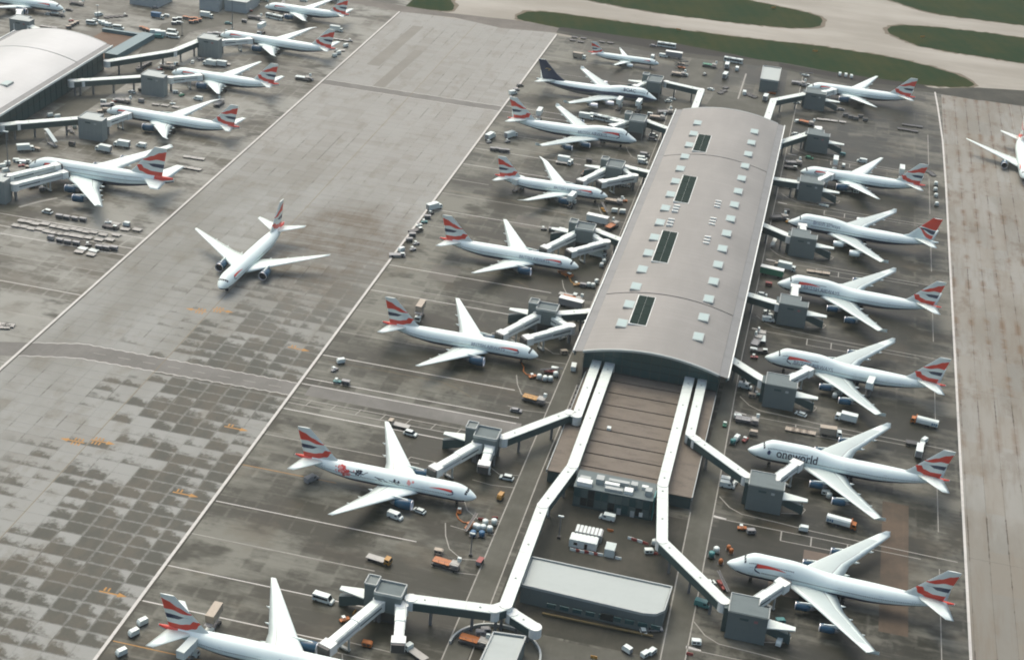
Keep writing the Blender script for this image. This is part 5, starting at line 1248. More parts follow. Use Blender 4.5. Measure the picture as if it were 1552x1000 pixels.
        for k in range(7): mb.box(-4.3+k*1.25, -3.5+k*1.25, -2.05, 2.05, 3.0, 3.18)
        A.append(P_('roof_rib', mb, VWHITE)); mb = MB(); mb.box(-3, -1.8, -2.06, -2.0, 1.2, 2.2); A.append(P_('window', mb, GLASS)); mb = MB(); mb.box(.5, 1.5, -2.06, -2.0, .3, 2.3); A.append(P_('door', mb, GLASS)); mb = MB(); mb.box(-4.4, 4.4, -1.8, 1.8, 0, .2); A.append(P_('skid', mb, VDARK))
    elif kind == 'trailer':
        mb = MB(); mb.box(-5.2, 5.2, -1.5, 1.5, 1.0, 3.9); A.append(P_('side', mb, c)); mb = MB(); mb.box(-5.3, 5.3, -1.55, 1.55, 3.9, 4.1); A.append(P_('roof', mb, BRIDGEW)); mb = MB(); mb.box(-5, 5, -.6, .6, .6, 1.0); A.append(P_('chassis', mb, VDARK)); A += wheels4((-3.8, -2.6, 3.4), 1.2, .48, .36)
    TPL[key] = A
    return A
NAMES = {'car': ('car', 'car'), 'suv': ('estate_car', 'car'), 'van': ('van', 'van'), 'minibus': ('minibus', 'minibus'), 'bus': ('airside_bus', 'bus'), 'truck': ('box_truck', 'truck'), 'lifted': ('catering_truck', 'truck'), 'flatbed': ('flatbed_truck', 'truck'), 'tanker': ('fuel_tanker', 'tanker'), 'tug': ('baggage_tug', 'tug'), 'pushback': ('pushback_tug', 'tug'), 'dolly': ('cargo_dolly', 'dolly'), 'cart': ('baggage_cart', 'cart'), 'container': ('container_trailer', 'trailer'), 'loader': ('cargo_loader', 'loader'), 'belt': ('belt_loader', 'loader'), 'stairs': ('passenger_stairs', 'stairs'), 'unit': ('ground_power_unit', 'power unit'), 'drum': ('water_drum', 'drum'), 'barrier': ('barrier', 'barrier'), 'mast': ('light_mast', 'light mast'), 'post': ('lamp_post', 'lamp post'), 'bollard': ('padded_post', 'post'), 'cabin': ('site_cabin', 'cabin'), 'trailer': ('cargo_trailer', 'trailer')}
CN = {'w': (VWHITE, 'white'), 'g': (VGREY, 'grey'), 't': (VTAN, 'tan'), 'k': (VDARK, 'dark'), 'o': (VORANGE, 'orange'), 'y': (VYELLOW, 'yellow'), 'r': (VRED, 'red'), 'b': (VBLUE, 'blue'), 'c': (VTEAL, 'teal'), 'n': (VGREEN, 'green'), 'm': (VMETAL, 'steel')}
SEEN = {}
def V(kind, c, p, h, where, adj=''):
    mat, cname = CN[c]; name, cat = NAMES[kind]
    label = ' '.join((adj+' '+cname+' '+name.replace('_', ' ')+' '+where).split())
    r = empty(name, (p[0], p[1], .016), R(h), label, cat)
    for pn, me, subs in make(kind, mat):
        o = link(pn, me, r)
        for sn, sm, _ in subs: link(sn, sm, o)
    SEEN.setdefault(label, []).append(r)
    return r
def row(kind, c, pts, h, where, adj='', jit=6):
    for p in pts: V(kind, c, p, h+random.uniform(-jit, jit), where, adj)
random.seed(21)
# ---- open dolly park beside the double-decker
t = 'in the double row parked on the open stand'
def zz(pts): return pts
row('dolly', 'm', ((-332.5, 571.6), (-329.3, 571.8), (-326.0, 571.1), (-322.0, 572.6), (-317.3, 571.7), (-314.5, 571.7), (-311.2, 571.4), (-308.4, 572.4), (-305.3, 572.2), (-302.1, 571.9), (-298.9, 572.7), (-294.1, 572.1), (-288.8, 574.1)), 0, t, 'flat', 3)
row('dolly', 'm', ((-332.3, 566.1), (-329.4, 566.3), (-325.0, 565.8), (-321.6, 566.8), (-317.3, 565.8), (-314.0, 565.5), (-311.5, 565.6), (-308.8, 566.2), (-305.5, 566.3), (-301.8, 566.3), (-298.7, 566.7), (-293.3, 566.6), (-289.1, 568.4)), 0, t, 'flat', 3)
row('cart', 'g', ((-319.6, 581.1), (-316.0, 581.1), (-312.2, 581.3), (-308.5, 581.9)), 0, 'in the short line below the double-decker wingtip', '', 5)
V('container', 'g', (-312.0, 558.9), 0, 'leading the cart line below the dolly park'); row('cart', 'g', ((-307.4, 558.2), (-303.7, 558.1), (-299.8, 558.3)), 0, 'behind the leading container in the line below the dolly park')
V('tug', 'k', (-294.8, 559.6), 20, 'between cart lines below the dolly park'); row('cart', 'g', ((-289.3, 558.5), (-286.0, 558.8), (-282.9, 559.9)), 0, 'behind the dark tug in the line below the dolly park')
row('dolly', 'w', ((-295.5, 555.7), (-290.4, 555.6)), 0, 'with pale deck in the square of four', 'laden'); row('dolly', 'm', ((-295.4, 552.3), (-289.7, 551.8)), 0, 'in the square of four below the carts', 'bare')
V('tug', 'w', (-297.6, 584.5), 15, 'beside the loose dollies near the taxi line'); V('dolly', 'm', (-294.2, 584.8), 0, 'behind the white tug near the taxi line'); V('container', 'w', (-288.8, 584.5), 0, 'on the loose dollies near the taxi line'); V('pushback', 'k', (-294.2, 579.9), 0, 'among the loose dollies near the taxi line'); row('dolly', 'm', ((-287.8, 580.8), (-282.9, 582.6)), 0, 'at the end of the loose group near the taxi line')
row('dolly', 'm', ((-289.9, 480.2), (-289.2, 481.9), (-291.9, 481.7)), 10, 'in the small cluster by the service crossing')
V('suv', 'w', (-327.1, 584.2), 175, 'driving below the double-decker wing')
# ---- double-decker stand
t = 'ahead of the double-decker nose'
V('pushback', 'w', (-365.1, 632.9), 10, t); V('tug', 'r', (-363.8, 628.4), 30, t); V('unit', 't', (-358.9, 626.6), 0, t); V('unit', 'w', (-368.8, 632.7), 20, t); row('container', 'w', ((-370.7, 623.1), (-370.4, 626.9), (-366.8, 618.5)), 40, 'in the stack beside the mast of the double-decker stand'); V('mast', 'w', (-366.2, 620.6), 0, 'beside the white containers of the double-decker stand', 'tall')
V('stairs', 'w', (-364.3, 659.1), 150, 'standing off beside the pier road', 'canopied'); V('belt', 'g', (-364.4, 679.2), 140, 'with folded frames beside the grey node'); V('truck', 'w', (-371.7, 647.0), 35, 'by the pier road behind the canopied stairs'); V('unit', 't', (-366.6, 649.3), 0, 'by the box truck at the pier road'); V('container', 'k', (-355.0, 662.4), 0, 'alone between stairs and lorries')
row('truck', 'w', ((-337.7, 661.6), (-332.3, 670.9)), 180, 'of the pair behind the double-decker wing', 'long'); V('van', 'w', (-323.8, 674.8), 180, 'beside the pair of long trucks'); V('drum', 'w', (-364.7, 684.2), 0, 'beside the grey node by the pier road')
V('flatbed', 'w', (-345.6, 609.4), 50, 'under the double-decker boarding bridges'); V('unit', 'g', (-341.2, 606.2), 30, 'under the double-decker boarding bridges')
row('dolly', 'm', ((-297.6, 671.2), (-294.1, 671.3), (-290.7, 671.4)), 0, 'in the upper line beside the double-decker tail'); row('dolly', 'm', ((-293.7, 658.2), (-290.3, 658.3), (-286.8, 658.2)), 0, 'in the lower line beside the double-decker tailplane')
row('container', 'w', ((-383.2, 693.6), (-379.0, 693.4)), 50, 'of the pair under the pier link bridge', 'flat-topped')
# ---- long jet next to the double-decker
t = 'ahead of the long jet next to the double-decker'
V('pushback', 'g', (-364.6, 721.2), 30, t); V('tug', 'r', (-363.7, 727.9), 20, t); V('loader', 'g', (-359.7, 729.2), 0, t); V('unit', 'w', (-368.7, 724.9), 10, t); V('unit', 't', (-363.1, 709.6), 40, t); V('container', 't', (-361.8, 712.4), 20, t)
V('van', 'w', (-325.8, 750.2), 175, 'behind the wing of the long jet', ''); V('container', 'g', (-351.1, 733.4), 0, 'behind the long jet cockpit'); row('dolly', 'm', ((-342.7, 733.4), (-337.7, 734.1), (-331.7, 734.1)), 0, 'in the line behind the long jet fuselage'); V('tug', 'w', (-335.2, 738.1), 0, 'by the dolly line behind the long jet')
V('car', 'w', (-362.1, 745.5), 160, 'beside the pier road by the second node'); V('unit', 'k', (-359.4, 750.4), 90, 'against the second node wall'); V('unit', 'w', (-340.8, 754.7), 30, 'behind the second node'); V('tug', 'n', (-336.2, 752.2), 60, 'behind the second node'); V('loader', 'g', (-312.4, 747.3), 90, 'under the far wingtip of the long jet')
# ---- jet by the line of dark carts
row('cart', 'k', ((-374.4, 780.1), (-374.6, 783.9), (-374.2, 786.6), (-373.9, 789.4), (-373.6, 792.2)), 55, 'in the slanting line by the pier road')
t = 'ahead of the jet by the dark carts'
V('tug', 'r', (-364.5, 786.4), 40, t); V('loader', 't', (-361.7, 791.0), 0, t); V('unit', 'w', (-366.0, 793.4), 20, t); V('pushback', 't', (-361.7, 798.2), 10, t)
V('car', 'w', (-353.4, 807.0), 110, 'below the third node'); V('car', 'g', (-351.2, 812.8), 60, 'below the third node'); V('car', 'k', (-347.0, 810.2), 150, 'below the third node'); row('truck', 'w', ((-342.6, 806.5), (-337.1, 807.9)), 180, 'in the front row below the third node', 'short'); row('flatbed', 'w', ((-341.8, 811.5), (-336.0, 811.1)), 180, 'in the back row below the third node')
V('loader', 'w', (-286.1, 806.7), 0, 'standing alone behind the jet by the dark carts'); V('car', 'g', (-282.2, 808.0), 160, 'next to the lone loader near the taxi line')
# ---- jet with a lorry at its tail
V('truck', 'w', (-298.7, 903.1), 0, 'beside the tail of the long jet', 'big'); row('dolly', 'm', ((-293.3, 887.1), (-290.3, 887.1), (-287.3, 887.2)), 0, 'in the train beside the lorry at the tail'); V('tug', 'g', (-284.4, 887.2), 0, 'pulling the train beside the lorry at the tail')
V('container', 'w', (-283.4, 875.3), 60, 'loose behind the tail of the long jet'); V('dolly', 'm', (-283.2, 867.4), 20, 'loose behind the tail of the long jet'); V('tug', 'k', (-285.5, 864.2), 60, 'loose behind the tail of the long jet'); row('container', 'w', ((-282.8, 859.9), (-283.3, 854.0)), 60, 'of the pair near the taxi line by the long jet')
V('lifted', 'w', (-338.2, 876.3), -95, 'docked behind the long jet with a lorry at its tail'); V('pushback', 'g', (-363.6, 861.6), 10, 'ahead of the long jet with a lorry at its tail'); V('loader', 'g', (-359.3, 861.6), 5, 'ahead of the long jet with a lorry at its tail')
# ---- stand with the coach
V('bus', 'w', (-342.3, 909.8), -12, 'beside the passenger stairs', 'parked'); V('stairs', 'g', (-343.5, 927.1), 95, 'docked at the jet beside the coach'); V('truck', 'n', (-363.3, 943.3), 0, 'ahead of the jet beside the coach'); V('belt', 't', (-363.1, 932.3), 30, 'by the road near the jet beside the coach'); V('tug', 'r', (-361.5, 917.4), 0, 'by the road near the jet beside the coach'); V('loader', 'k', (-353.1, 903.3), 0, 'behind the parked coach'); V('cart', 'g', (-356.3, 893.7), 0, 'near the loader behind the coach'); V('unit', 'g', (-346.2, 899.1), 0, 'next to the parked coach'); V('van', 'w', (-339.4, 955.5), 0, 'beyond the jet beside the coach'); V('truck', 'g', (-320.5, 963.2), 0, 'beyond the jet beside the coach')
# ---- car park and yard beyond the shiny pier
row('van', 'w', ((-430.6, 850.4), (-427.9, 848.8), (-425.0, 847.3)), 15, 'in the row along the forecourt wall'); V('minibus', 'w', (-436.1, 846.7), 10, 'leading the van row along the forecourt wall'); V('minibus', 'w', (-418.1, 845.7), 8, 'ending the van row along the forecourt wall'); V('car', 'w', (-437.5, 854.3), 20, 'behind the van row by the forecourt'); V('van', 'w', (-440.2, 864.6), 60, 'by the post behind the van row'); V('post', 'w', (-438.0, 858.8), 0, 'behind the van row by the forecourt')
row('dolly', 'k', ((-434.2, 863.1), (-432.2, 865.3), (-430.0, 867.2), (-427.9, 869.2)), 0, 'in the line behind the van row'); V('tug', 'k', (-425.9, 871.5), 0, 'pulling the line behind the van row')
V('loader', 'k', (-462.5, 879.0), 0, 'beyond the nose of the jet behind the shiny pier'); V('car', 'k', (-460.6, 865.5), 0, 'beyond the shiny pier near a dark loader'); V('car', 'w', (-467.4, 852.3), 0, 'under the jet beyond the shiny pier'); V('loader', 'w', (-462.0, 852.9), 0, 'under the jet beyond the shiny pier'); V('tug', 'r', (-449.5, 846.5), 20, 'behind the shiny pier'); row('cart', 't', ((-444.2, 832.7), (-444.6, 836.9), (-444.5, 840.0), (-444.3, 843.1)), 45, 'in the slanting train behind the shiny pier'); row('dolly', 'm', ((-455.5, 829.7), (-452.2, 829.9), (-458.8, 829.4)), 0, 'behind the crown of the shiny pier'); V('car', 'g', (-458.3, 792.3), 0, 'below the node beyond the shiny pier'); V('car', 'w', (-455.0, 794.6), 30, 'below the node beyond the shiny pier'); row('van', 'w', ((-466.2, 793.7), (-461.1, 785.3)), 80, 'beside the jet bridge beyond the shiny pier')
V('truck', 'b', (-406.8, 877.0), 0, 'with yellow base in the yard', ''); V('car', 'g', (-416.8, 894.9), 40, 'at the bluish service block'); V('unit', 'w', (-403.0, 882.2), 0, 'by the blue truck in the yard'); row('cart', 'w', ((-395.3, 876.8), (-393.4, 879.4), (-392.4, 869.1), (-390.4, 871.7)), 10, 'with pale canopy in the yard cluster'); row('cart', 'o', ((-391.0, 883.0), (-387.3, 882.6), (-384.8, 884.0), (-384.2, 876.5), (-382.3, 879.1), (-381.6, 882.6)), 10, 'with orange canopy in the yard cluster')
V('truck', 'w', (-380.9, 892.4), 0, 'at the road bend by the pale box-shaped block'); V('car', 'c', (-363.7, 885.8), 10, 'on the white road wedge by the mast'); row('cart', 'o', ((-405.6, 851.5), (-402.7, 850.0), (-399.9, 848.5), (-397.1, 847.0)), 20, 'in the slanting line beside the forecourt'); row('truck', 'w', ((-392.7, 844.9), (-388.9, 844.0)), 20, 'beside the orange carts at the forecourt', 'small'); V('van', 'c', (-389.5, 840.7), 15, 'beside the forecourt corner'); row('minibus', 'w', ((-386.0, 852.8), (-381.6, 844.8)), 10, 'of the pair beside the lamp post'); V('post', 'w', (-379.0, 850.6), 0, 'beside the minibus pair'); V('mast', 'w', (-357.9, 878.1), 0, 'at the road bend by the pale block', 'tall')
# ---- taxi-line tug queue
t = 'in the tug queue along the taxi line'
V('truck', 'w', (-166.7, 657.8), 55, t, 'short'); V('tug', 'k', (-166.7, 651.9), 55, t); row('cart', 'g', ((-166.7, 646.1), (-167.6, 624.0), (-167.4, 618.2)), 20, t); V('tug', 'c', (-166.8, 641.1), 20, t); V('tug', 'w', (-168.1, 636.5), 50, t); V('pushback', 'k', (-167.6, 629.5), 55, t); row('tug', 'g', ((-163.6, 616.4), (-163.3, 610.0)), 40, 'beside the tug queue'); V('container', 'w', (-167.6, 606.4), 60, t); V('pushback', 'g', (-167.9, 601.1), 20, t)
# ---- left row beside the pier, far end to near end
row('dolly', 'k', ((-157.6, 962.2), (-152.0, 962.7), (-157.5, 955.2), (-152.1, 954.2), (-139.5, 960.7), (-134.0, 961.2)), 0, 'lying by the grass bank behind the slim jet'); V('truck', 't', (-146.6, 920.6), -5, 'behind the tail of the slim jet'); V('van', 'w', (-103.8, 943.0), 90, 'beyond the nose of the slim jet'); V('bus', 'w', (-98.8, 970.2), 0, 'on the perimeter road beyond the slim jet'); V('car', 'g', (-107.0, 967.5), 0, 'on the perimeter road behind the bus'); V('van', 'w', (-97.8, 948.2), 0, 'ahead of the slim jet by a grey box'); V('trailer', 'g', (-91.4, 950.0), 0, 'ahead of the slim jet'); V('belt', 't', (-85.2, 938.6), 0, 'ahead of the slim jet'); V('belt', 'o', (-83.8, 930.8), -10, 'ahead of the slim jet'); V('loader', 't', (-83.8, 915.5), 0, 'between the slim jet and the navy-finned jumbo'); V('unit', 'w', (-79.4, 916.3), 0, 'beside the tan loader by the link bridge')
row('lifted', 'w', ((-107.8, 838.3), (-96.9, 839.9)), 82, 'of the pair docked at the navy-finned jumbo'); row('car', 'w', ((-82.7, 863.8), (-81.5, 868.7)), 20, 'by the navy-finned jumbo nose road'); V('car', 'k', (-168.8, 851.6), 40, 'on the taxi line by the navy fin'); V('car', 'g', (-169.2, 843.2), 45, 'on the taxi line by the navy fin'); V('van', 'w', (-169.5, 836.7), 50, 'on the taxi line by the navy fin')
row('cart', 'g', ((-159.0, 744.3), (-156.6, 744.9), (-154.1, 744.5), (-151.7, 745.1)), 0, 'in the low line behind the bus-side jumbo'); V('truck', 'w', (-154.7, 767.3), 60, 'behind the tail of the bus-side jumbo', 'small'); V('tug', 'g', (-154.8, 759.8), 40, 'behind the tail of the bus-side jumbo'); V('truck', 'w', (-164.4, 760.7), 75, 'on the taxi line below the bus-side jumbo', 'small'); V('tug', 'g', (-163.8, 754.6), 50, 'on the taxi line below the bus-side jumbo')
V('truck', 'w', (-122.3, 813.7), 0, 'ahead of the long buses beside the jumbo'); row('bus', 'w', ((-115.2, 815.9), (-106.7, 814.2)), -12, 'of the two nose to tail beside the jumbo', 'long'); V('lifted', 'w', (-146.3, 798.9), -90, 'docked at the tail of the bus-side jumbo'); V('unit', 'w', (-107.0, 781.9), 10, 'under the bus-side jumbo'); V('suv', 'w', (-82.7, 802.9), 5, 'at the pier edge by the bus-side jumbo'); V('suv', 'g', (-82.3, 796.5), 5, 'at the pier edge by the bus-side jumbo'); V('loader', 't', (-84.7, 831.5), 5, 'by the pier corner near the bus-side jumbo'); V('loader', 'g', (-81.7, 842.4), 30, 'by the pier corner near the bus-side jumbo'); V('unit', 'w', (-89.5, 836.2), 0, 'by the pier corner near the bus-side jumbo')
V('van', 'g', (-82.5, 770.5), 0, 'at the pier edge by the slender-winged jet'); row('van', 'w', ((-83.0, 764.6), (-82.0, 760.1)), 5, 'at the pier edge by the slender-winged jet'); V('flatbed', 'w', (-120.6, 741.1), 0, 'behind the slender wing'); V('truck', 'w', (-120.1, 743.8), 0, 'behind the slender wing'); V('belt', 'o', (-107.8, 732.6), 70, 'in the hatched bay by the slender-winged jet'); V('unit', 'k', (-108.7, 750.0), 0, 'beside the hatched bay'); V('lifted', 'w', (-134.8, 697.3), 68, 'docked at the tail of the slender-winged jet'); V('lifted', 'w', (-106.1, 688.4), 82, 'docked ahead of the slender jet engine'); V('car', 'w', (-85.1, 724.3), 0, 'under the folded bridge by the pier', 'flat')
t = 'ahead of the slender-winged jet'
V('loader', 't', (-87.3, 700.6), 0, t); V('tug', 'o', (-82.7, 704.8), 0, t); V('belt', 'y', (-90.2, 689.3), 120, t); row('container', 'w', ((-85.0, 689.3), (-81.2, 689.7)), 5, t); V('trailer', 'w', (-90.6, 673.4), -8, 'behind the sunken-roof node'); V('loader', 'o', (-83.1, 670.4), 70, 'beside the trailer behind the node'); V('tug', 'k', (-112.8, 655.3), 10, 'beside the tug-queue jet wing'); V('cart', 'g', (-109.0, 655.3), 10, 'beside the tug-queue jet wing'); V('unit', 'w', (-104.4, 657.2), 0, 'under the stair canopy of the node')
V('truck', 'w', (-83.5, 635.5), -8, 'at the pier edge by the folded bridge'); row('drum', 'w', ((-79.7, 630.0), (-80.0, 625.8)), 0, 'by the pier edge ahead of the tug-queue jet'); V('pushback', 'o', (-93.6, 611.4), -30, 'at the nose of the tug-queue jet'); V('tug', 'y', (-86.9, 602.9), 30, 'by the drums ahead of the pier-end jet'); V('unit', 'g', (-84.0, 602.7), 0, 'by the drums ahead of the pier-end jet'); row('drum', 'w', ((-81.8, 603.6), (-79.8, 603.7), (-79.1, 608.2)), 0, 'beside the yellow tug'); V('flatbed', 'w', (-88.3, 590.3), -8, 'by the orange loader at the pier'); V('loader', 'o', (-85.9, 586.9), -8, 'by the pale flatbed at the pier'); V('trailer', 'g', (-85.3, 581.1), -8, 'beside the orange loader at the pier'); V('suv', 'w', (-78.9, 570.1), 0, 'under the pier-end link bridge'); V('lifted', 't', (-142.1, 547.5), -90, 'docked behind the tail of the pier-end jet')
t = 'at the nose of the pier-end jet'
V('tug', 'o', (-87.7, 516.1), 40, t); row('drum', 'w', ((-85.0, 516.0), (-82.6, 515.5), (-80.6, 516.0), (-79.4, 520.3)), 0, t); V('belt', 'r', (-81.7, 522.5), 5, t); V('unit', 'w', (-80.5, 524.4), 0, t); V('unit', 't', (-79.9, 539.8), 30, t); V('van', 'w', (-73.9, 528.9), 95, 'on the service road at the glazed end wall'); V('loader', 'y', (-83.3, 498.2), -8, 'in the kerbed bay by the service road'); V('car', 'g', (-88.0, 488.7), 0, 'beside the kerbed bay by the service road')
V('container', 'w', (-160.1, 500.1), 40, 'towed along the taxi line'); V('tug', 'g', (-160.5, 493.8), 60, 'towing the white container along the taxi line'); V('tug', 'c', (-156.6, 485.6), 0, 'driving on the crossing road'); V('cart', 'g', (-153.1, 485.3), 0, 'behind the teal tug on the crossing road')
# ---- blossom-painted jet
V('suv', 'w', (-120.2, 459.4), -8, 'behind the wing of the blossom-painted jet', 'roof-barred'); V('flatbed', 't', (-125.7, 463.2), 175, 'at the wingtip of the blossom-painted jet'); V('suv', 'w', (-80.9, 443.2), 178, 'parked beside the stowed boarding bridge'); V('container', 'y', (-80.1, 430.6), 80, 'in the kerbed bay by the blossom nose', 'dull'); V('van', 'g', (-143.3, 419.5), 60, 'behind the blossom tail'); V('van', 'w', (-110.3, 408.0), -15, 'beside the blossom-painted jet engine'); V('car', 'w', (-103.8, 413.9), 165, 'beside the blossom-painted jet engine')
t = 'in the pen by the service road below the blossom nose'
row('drum', 'w', ((-83.7, 410.9), (-82.8, 410.6), (-81.2, 411.0), (-79.0, 411.0), (-81.3, 414.1), (-78.6, 415.4)), 0, t); row('drum', 'b', ((-83.5, 406.7), (-80.8, 407.4)), 0, t, 'squat'); V('belt', 'o', (-85.8, 411.5), 80, t); V('tug', 'o', (-91.2, 418.4), 100, 'at the blossom nose wheel'); row('barrier', 'r', ((-83.3, 416.4), (-79.1, 418.7)), 15, t); V('post', 'w', (-81.6, 396.1), 0, 'below the drum pen'); V('cart', 'r', (-77.7, 392.6), 80, 'by the service road below the drum pen'); V('loader', 'o', (-87.5, 387.8), -8, 'with white rails in the lined bay'); V('unit', 't', (-91.5, 393.8), 0, 'above the orange loader in the lined bay'); V('flatbed', 'y', (-108.2, 383.5), -8, 'alone on the stand line below the blossom jet')
# ---- lowest stand of the left row
V('minibus', 'w', (-118.0, 359.0), -8, 'with roof unit on the elbow-walkway stand'); V('flatbed', 'w', (-84.6, 343.8), 150, 'beside the parked dark-cab bridge'); row('container', 'w', ((-163.8, 331.6), (-164.1, 326.4), (-163.6, 317.4)), 60, 'in the loose trail behind the elbow-walkway twinjet tail'); V('lifted', 't', (-143.8, 336.4), -90, 'docked behind the fuselage of the elbow-walkway twinjet'); V('lifted', 'w', (-144.6, 320.4), 80, 'docked beside the tail of the elbow-walkway twinjet'); V('tug', 'o', (-109.0, 352.1), 40, 'under the elbow-walkway boarding bridge'); V('barrier', 'y', (-107.4, 356.6), 80, 'by the elbow-walkway node'); V('unit', 'o', (-99.1, 343.3), 0, 'under the elbow-walkway boarding bridge')
# ---- works yard in front of the court
V('van', 'w', (-43.4, 431.0), 175, 'parked below the glazed plant block'); V('cabin', 'w', (-48.2, 413.4), 0, 'with ribbed roof in the works yard'); V('cabin', 'g', (-47.4, 418.4), 0, 'with plain bluish roof behind the ribbed one'); V('cabin', 'w', (-39.2, 412.0), 90, 'small and square with orange hatch', '').scale = (.5, .8, 1); row('barrier', 'w', ((-51.0, 409.8), (-48.2, 409.8), (-45.1, 409.9)), -3, 'in the row below the ribbed cabin'); row('barrier', 'r', ((-49.7, 409.8), (-46.7, 409.9), (-43.8, 409.9)), -3, 'in the row below the ribbed cabin'); row('barrier', 'w', ((-42.1, 410.1), (-39.1, 410.2), (-36.1, 410.1)), -3, 'in the row past the ribbed cabin'); row('barrier', 'w', ((-34.0, 422.3), (-31.0, 421.8)), -10, 'beside the small square cabin'); row('barrier', 'r', ((-32.8, 422.0), (-28.9, 421.2), (-25.2, 416.7)), -10, 'beside the small square cabin'); V('drum', 'w', (-26.0, 421.8), 0, 'at the walkway column in the works yard'); V('unit', 'w', (-27.1, 416.6), 20, 'at the walkway column in the works yard'); V('post', 'w', (-56.7, 415.1), 0, 'beside the walkway by the works yard'); V('barrier', 'o', (-41.2, 424.5), 0, 'behind the small square cabin')
V('car', 'w', (-22.9, 376.2), 110, 'at the rounded hall corner'); V('suv', 'g', (-19.5, 377.8), 20, 'at the rounded hall corner'); V('container', 'w', (-25.9, 365.0), -30, 'in the yard below the long hall', 'pale'); row('unit', 'w', ((-20.4, 365.0), (-18.7, 366.8)), 60, 'in the yard below the long hall'); V('barrier', 'y', (-34.8, 359.2), 0, 'in the yard below the long hall'); row('unit', 'g', ((-69.0, 358.8), (-67.8, 360.5)), 20, 'inside the curved kerb'); V('loader', 'o', (-69.9, 354.1), -5, 'inside the curved kerb')
# ---- yard between pier and grass
V('bus', 'w', (-54.5, 958.4), -5, 'at the grass bank near the pale store'); V('van', 'w', (-41.8, 898.8), 95, 'parked on the painted line at the far yard', 'big'); V('car', 'w', (-61.8, 896.9), 150, 'in the far yard by the bent link bridge'); V('loader', 'n', (-67.7, 941.7), 0, 'in the far yard'); V('tug', 'k', (-68.5, 923.1), 60, 'in the far yard'); V('truck', 'w', (-57.1, 944.9), 90, 'in the far yard beside the bus', 'small'); V('van', 'w', (-50.6, 943.9), 90, 'in the far yard below the bus'); V('truck', 'w', (-56.0, 924.5), 85, 'in the middle of the far yard'); row('dolly', 'k', ((-54.0, 898.1), (-55.5, 893.5), (-53.5, 904.9)), 60, 'in the far yard'); row('dolly', 'k', ((-39.4, 898.7), (-37.2, 896.5), (-35.5, 895.4)), 70, 'beside the big van in the far yard'); V('truck', 'w', (-28.7, 893.6), 85, 'below the pale store at the court joints', 'tall'); V('belt', 'o', (-25.8, 906.6), 0, 'against the pale store')
# ---- right-hand row
t = 'ahead of the twinjet beside the store'
V('loader', 'g', (-11.7, 932.1), 0, t); V('pushback', 'g', (-8.0, 931.2), 0, t); V('belt', 'w', (-8.4, 952.2), -15, t); row('container', 'w', ((12.2, 962.4), (15.9, 962.2), (19.4, 961.1)), 90, 'of the three behind the twinjet beside the store'); V('car', 'g', (15.5, 895.4), 10, 'under the wing of the twinjet beside the store'); V('car', 'w', (-10.5, 896.0), 10, 'under the bent link bridge')
row('dolly', 'm', ((4.7, 872.5), (8.5, 873.1), (12.6, 873.3), (17.5, 873.8)), 0, 'in the front line on the empty stand'); row('cart', 'k', ((18.6, 885.2), (21.7, 883.0), (24.8, 882.1), (27.3, 886.9), (30.1, 882.2)), 10, 'in the ragged back line on the empty stand'); V('loader', 'o', (-2.6, 860.8), -15, 'on the empty stand by the pier road'); V('unit', 'w', (-7.9, 861.8), 40, 'beside the orange loader on the empty stand'); V('car', 'w', (-7.2, 840.2), 10, 'beside the link of the empty stand'); V('car', 'n', (2.2, 805.4), -8, 'below the empty stand node'); V('unit', 'c', (19.7, 818.6), 0, 'below the empty stand node')
row('dolly', 'k', ((53.2, 885.8), (56.9, 885.8), (61.1, 886.0)), 0, 'in the upper short line on the empty stand'); row('dolly', 'k', ((50.6, 877.0), (54.3, 876.9), (58.4, 876.5)), 0, 'in the lower short line on the empty stand')
V('van', 'w', (30.2, 812.4), 175, 'behind the wing of the drum-side twinjet'); V('lifted', 'w', (16.1, 794.2), -90, 'docked behind the drum-side twinjet'); V('unit', 'w', (20.7, 801.3), 90, 'behind the drum-side twinjet'); V('lifted', 'w', (50.8, 795.7), -90, 'docked at the tail of the drum-side twinjet'); V('loader', 'g', (-5.5, 792.6), 20, 'ahead of the drum-side twinjet'); V('pushback', 'k', (-6.5, 786.0), 0, 'ahead of the drum-side twinjet'); row('car', 'g', ((-14.3, 792.7), (-14.5, 785.5)), 95, 'on the pier road by the drum-side twinjet'); V('flatbed', 'w', (-7.6, 758.1), -10, 'under the link of the drum-side twinjet'); V('belt', 'w', (24.1, 765.4), 10, 'under the drum-side twinjet engine'); V('unit', 'w', (28.5, 765.5), 10, 'under the drum-side twinjet wing'); V('belt', 'w', (13.5, 740.5), -15, 'between the drum-side twinjet and the red-finned jumbo')
row('drum', 'w', ((69.3, 795.0), (68.9, 786.1), (69.1, 777.6), (69.3, 765.6)), 0, 'in the file of four along the lane edge', 'big'); row('dolly', 'k', ((66.0, 812.5), (67.8, 809.2)), 130, 'at the tail of the drum-side twinjet')
t = 'ahead of the red-finned jumbo'
V('loader', 'k', (-7.3, 713.8), 30, t); V('tug', 'y', (-2.7, 712.3), 60, t); V('unit', 'k', (-4.2, 724.7), 0, t); V('belt', 'g', (1.0, 704.6), 60, 'behind the node of the red-finned jumbo'); V('stairs', 'w', (-7.4, 681.4), 80, 'low beside the node of the red-finned jumbo').scale = (.7, .9, .4); V('car', 'g', (-13.8, 694.2), 0, 'on the pier road by the red-finned jumbo')
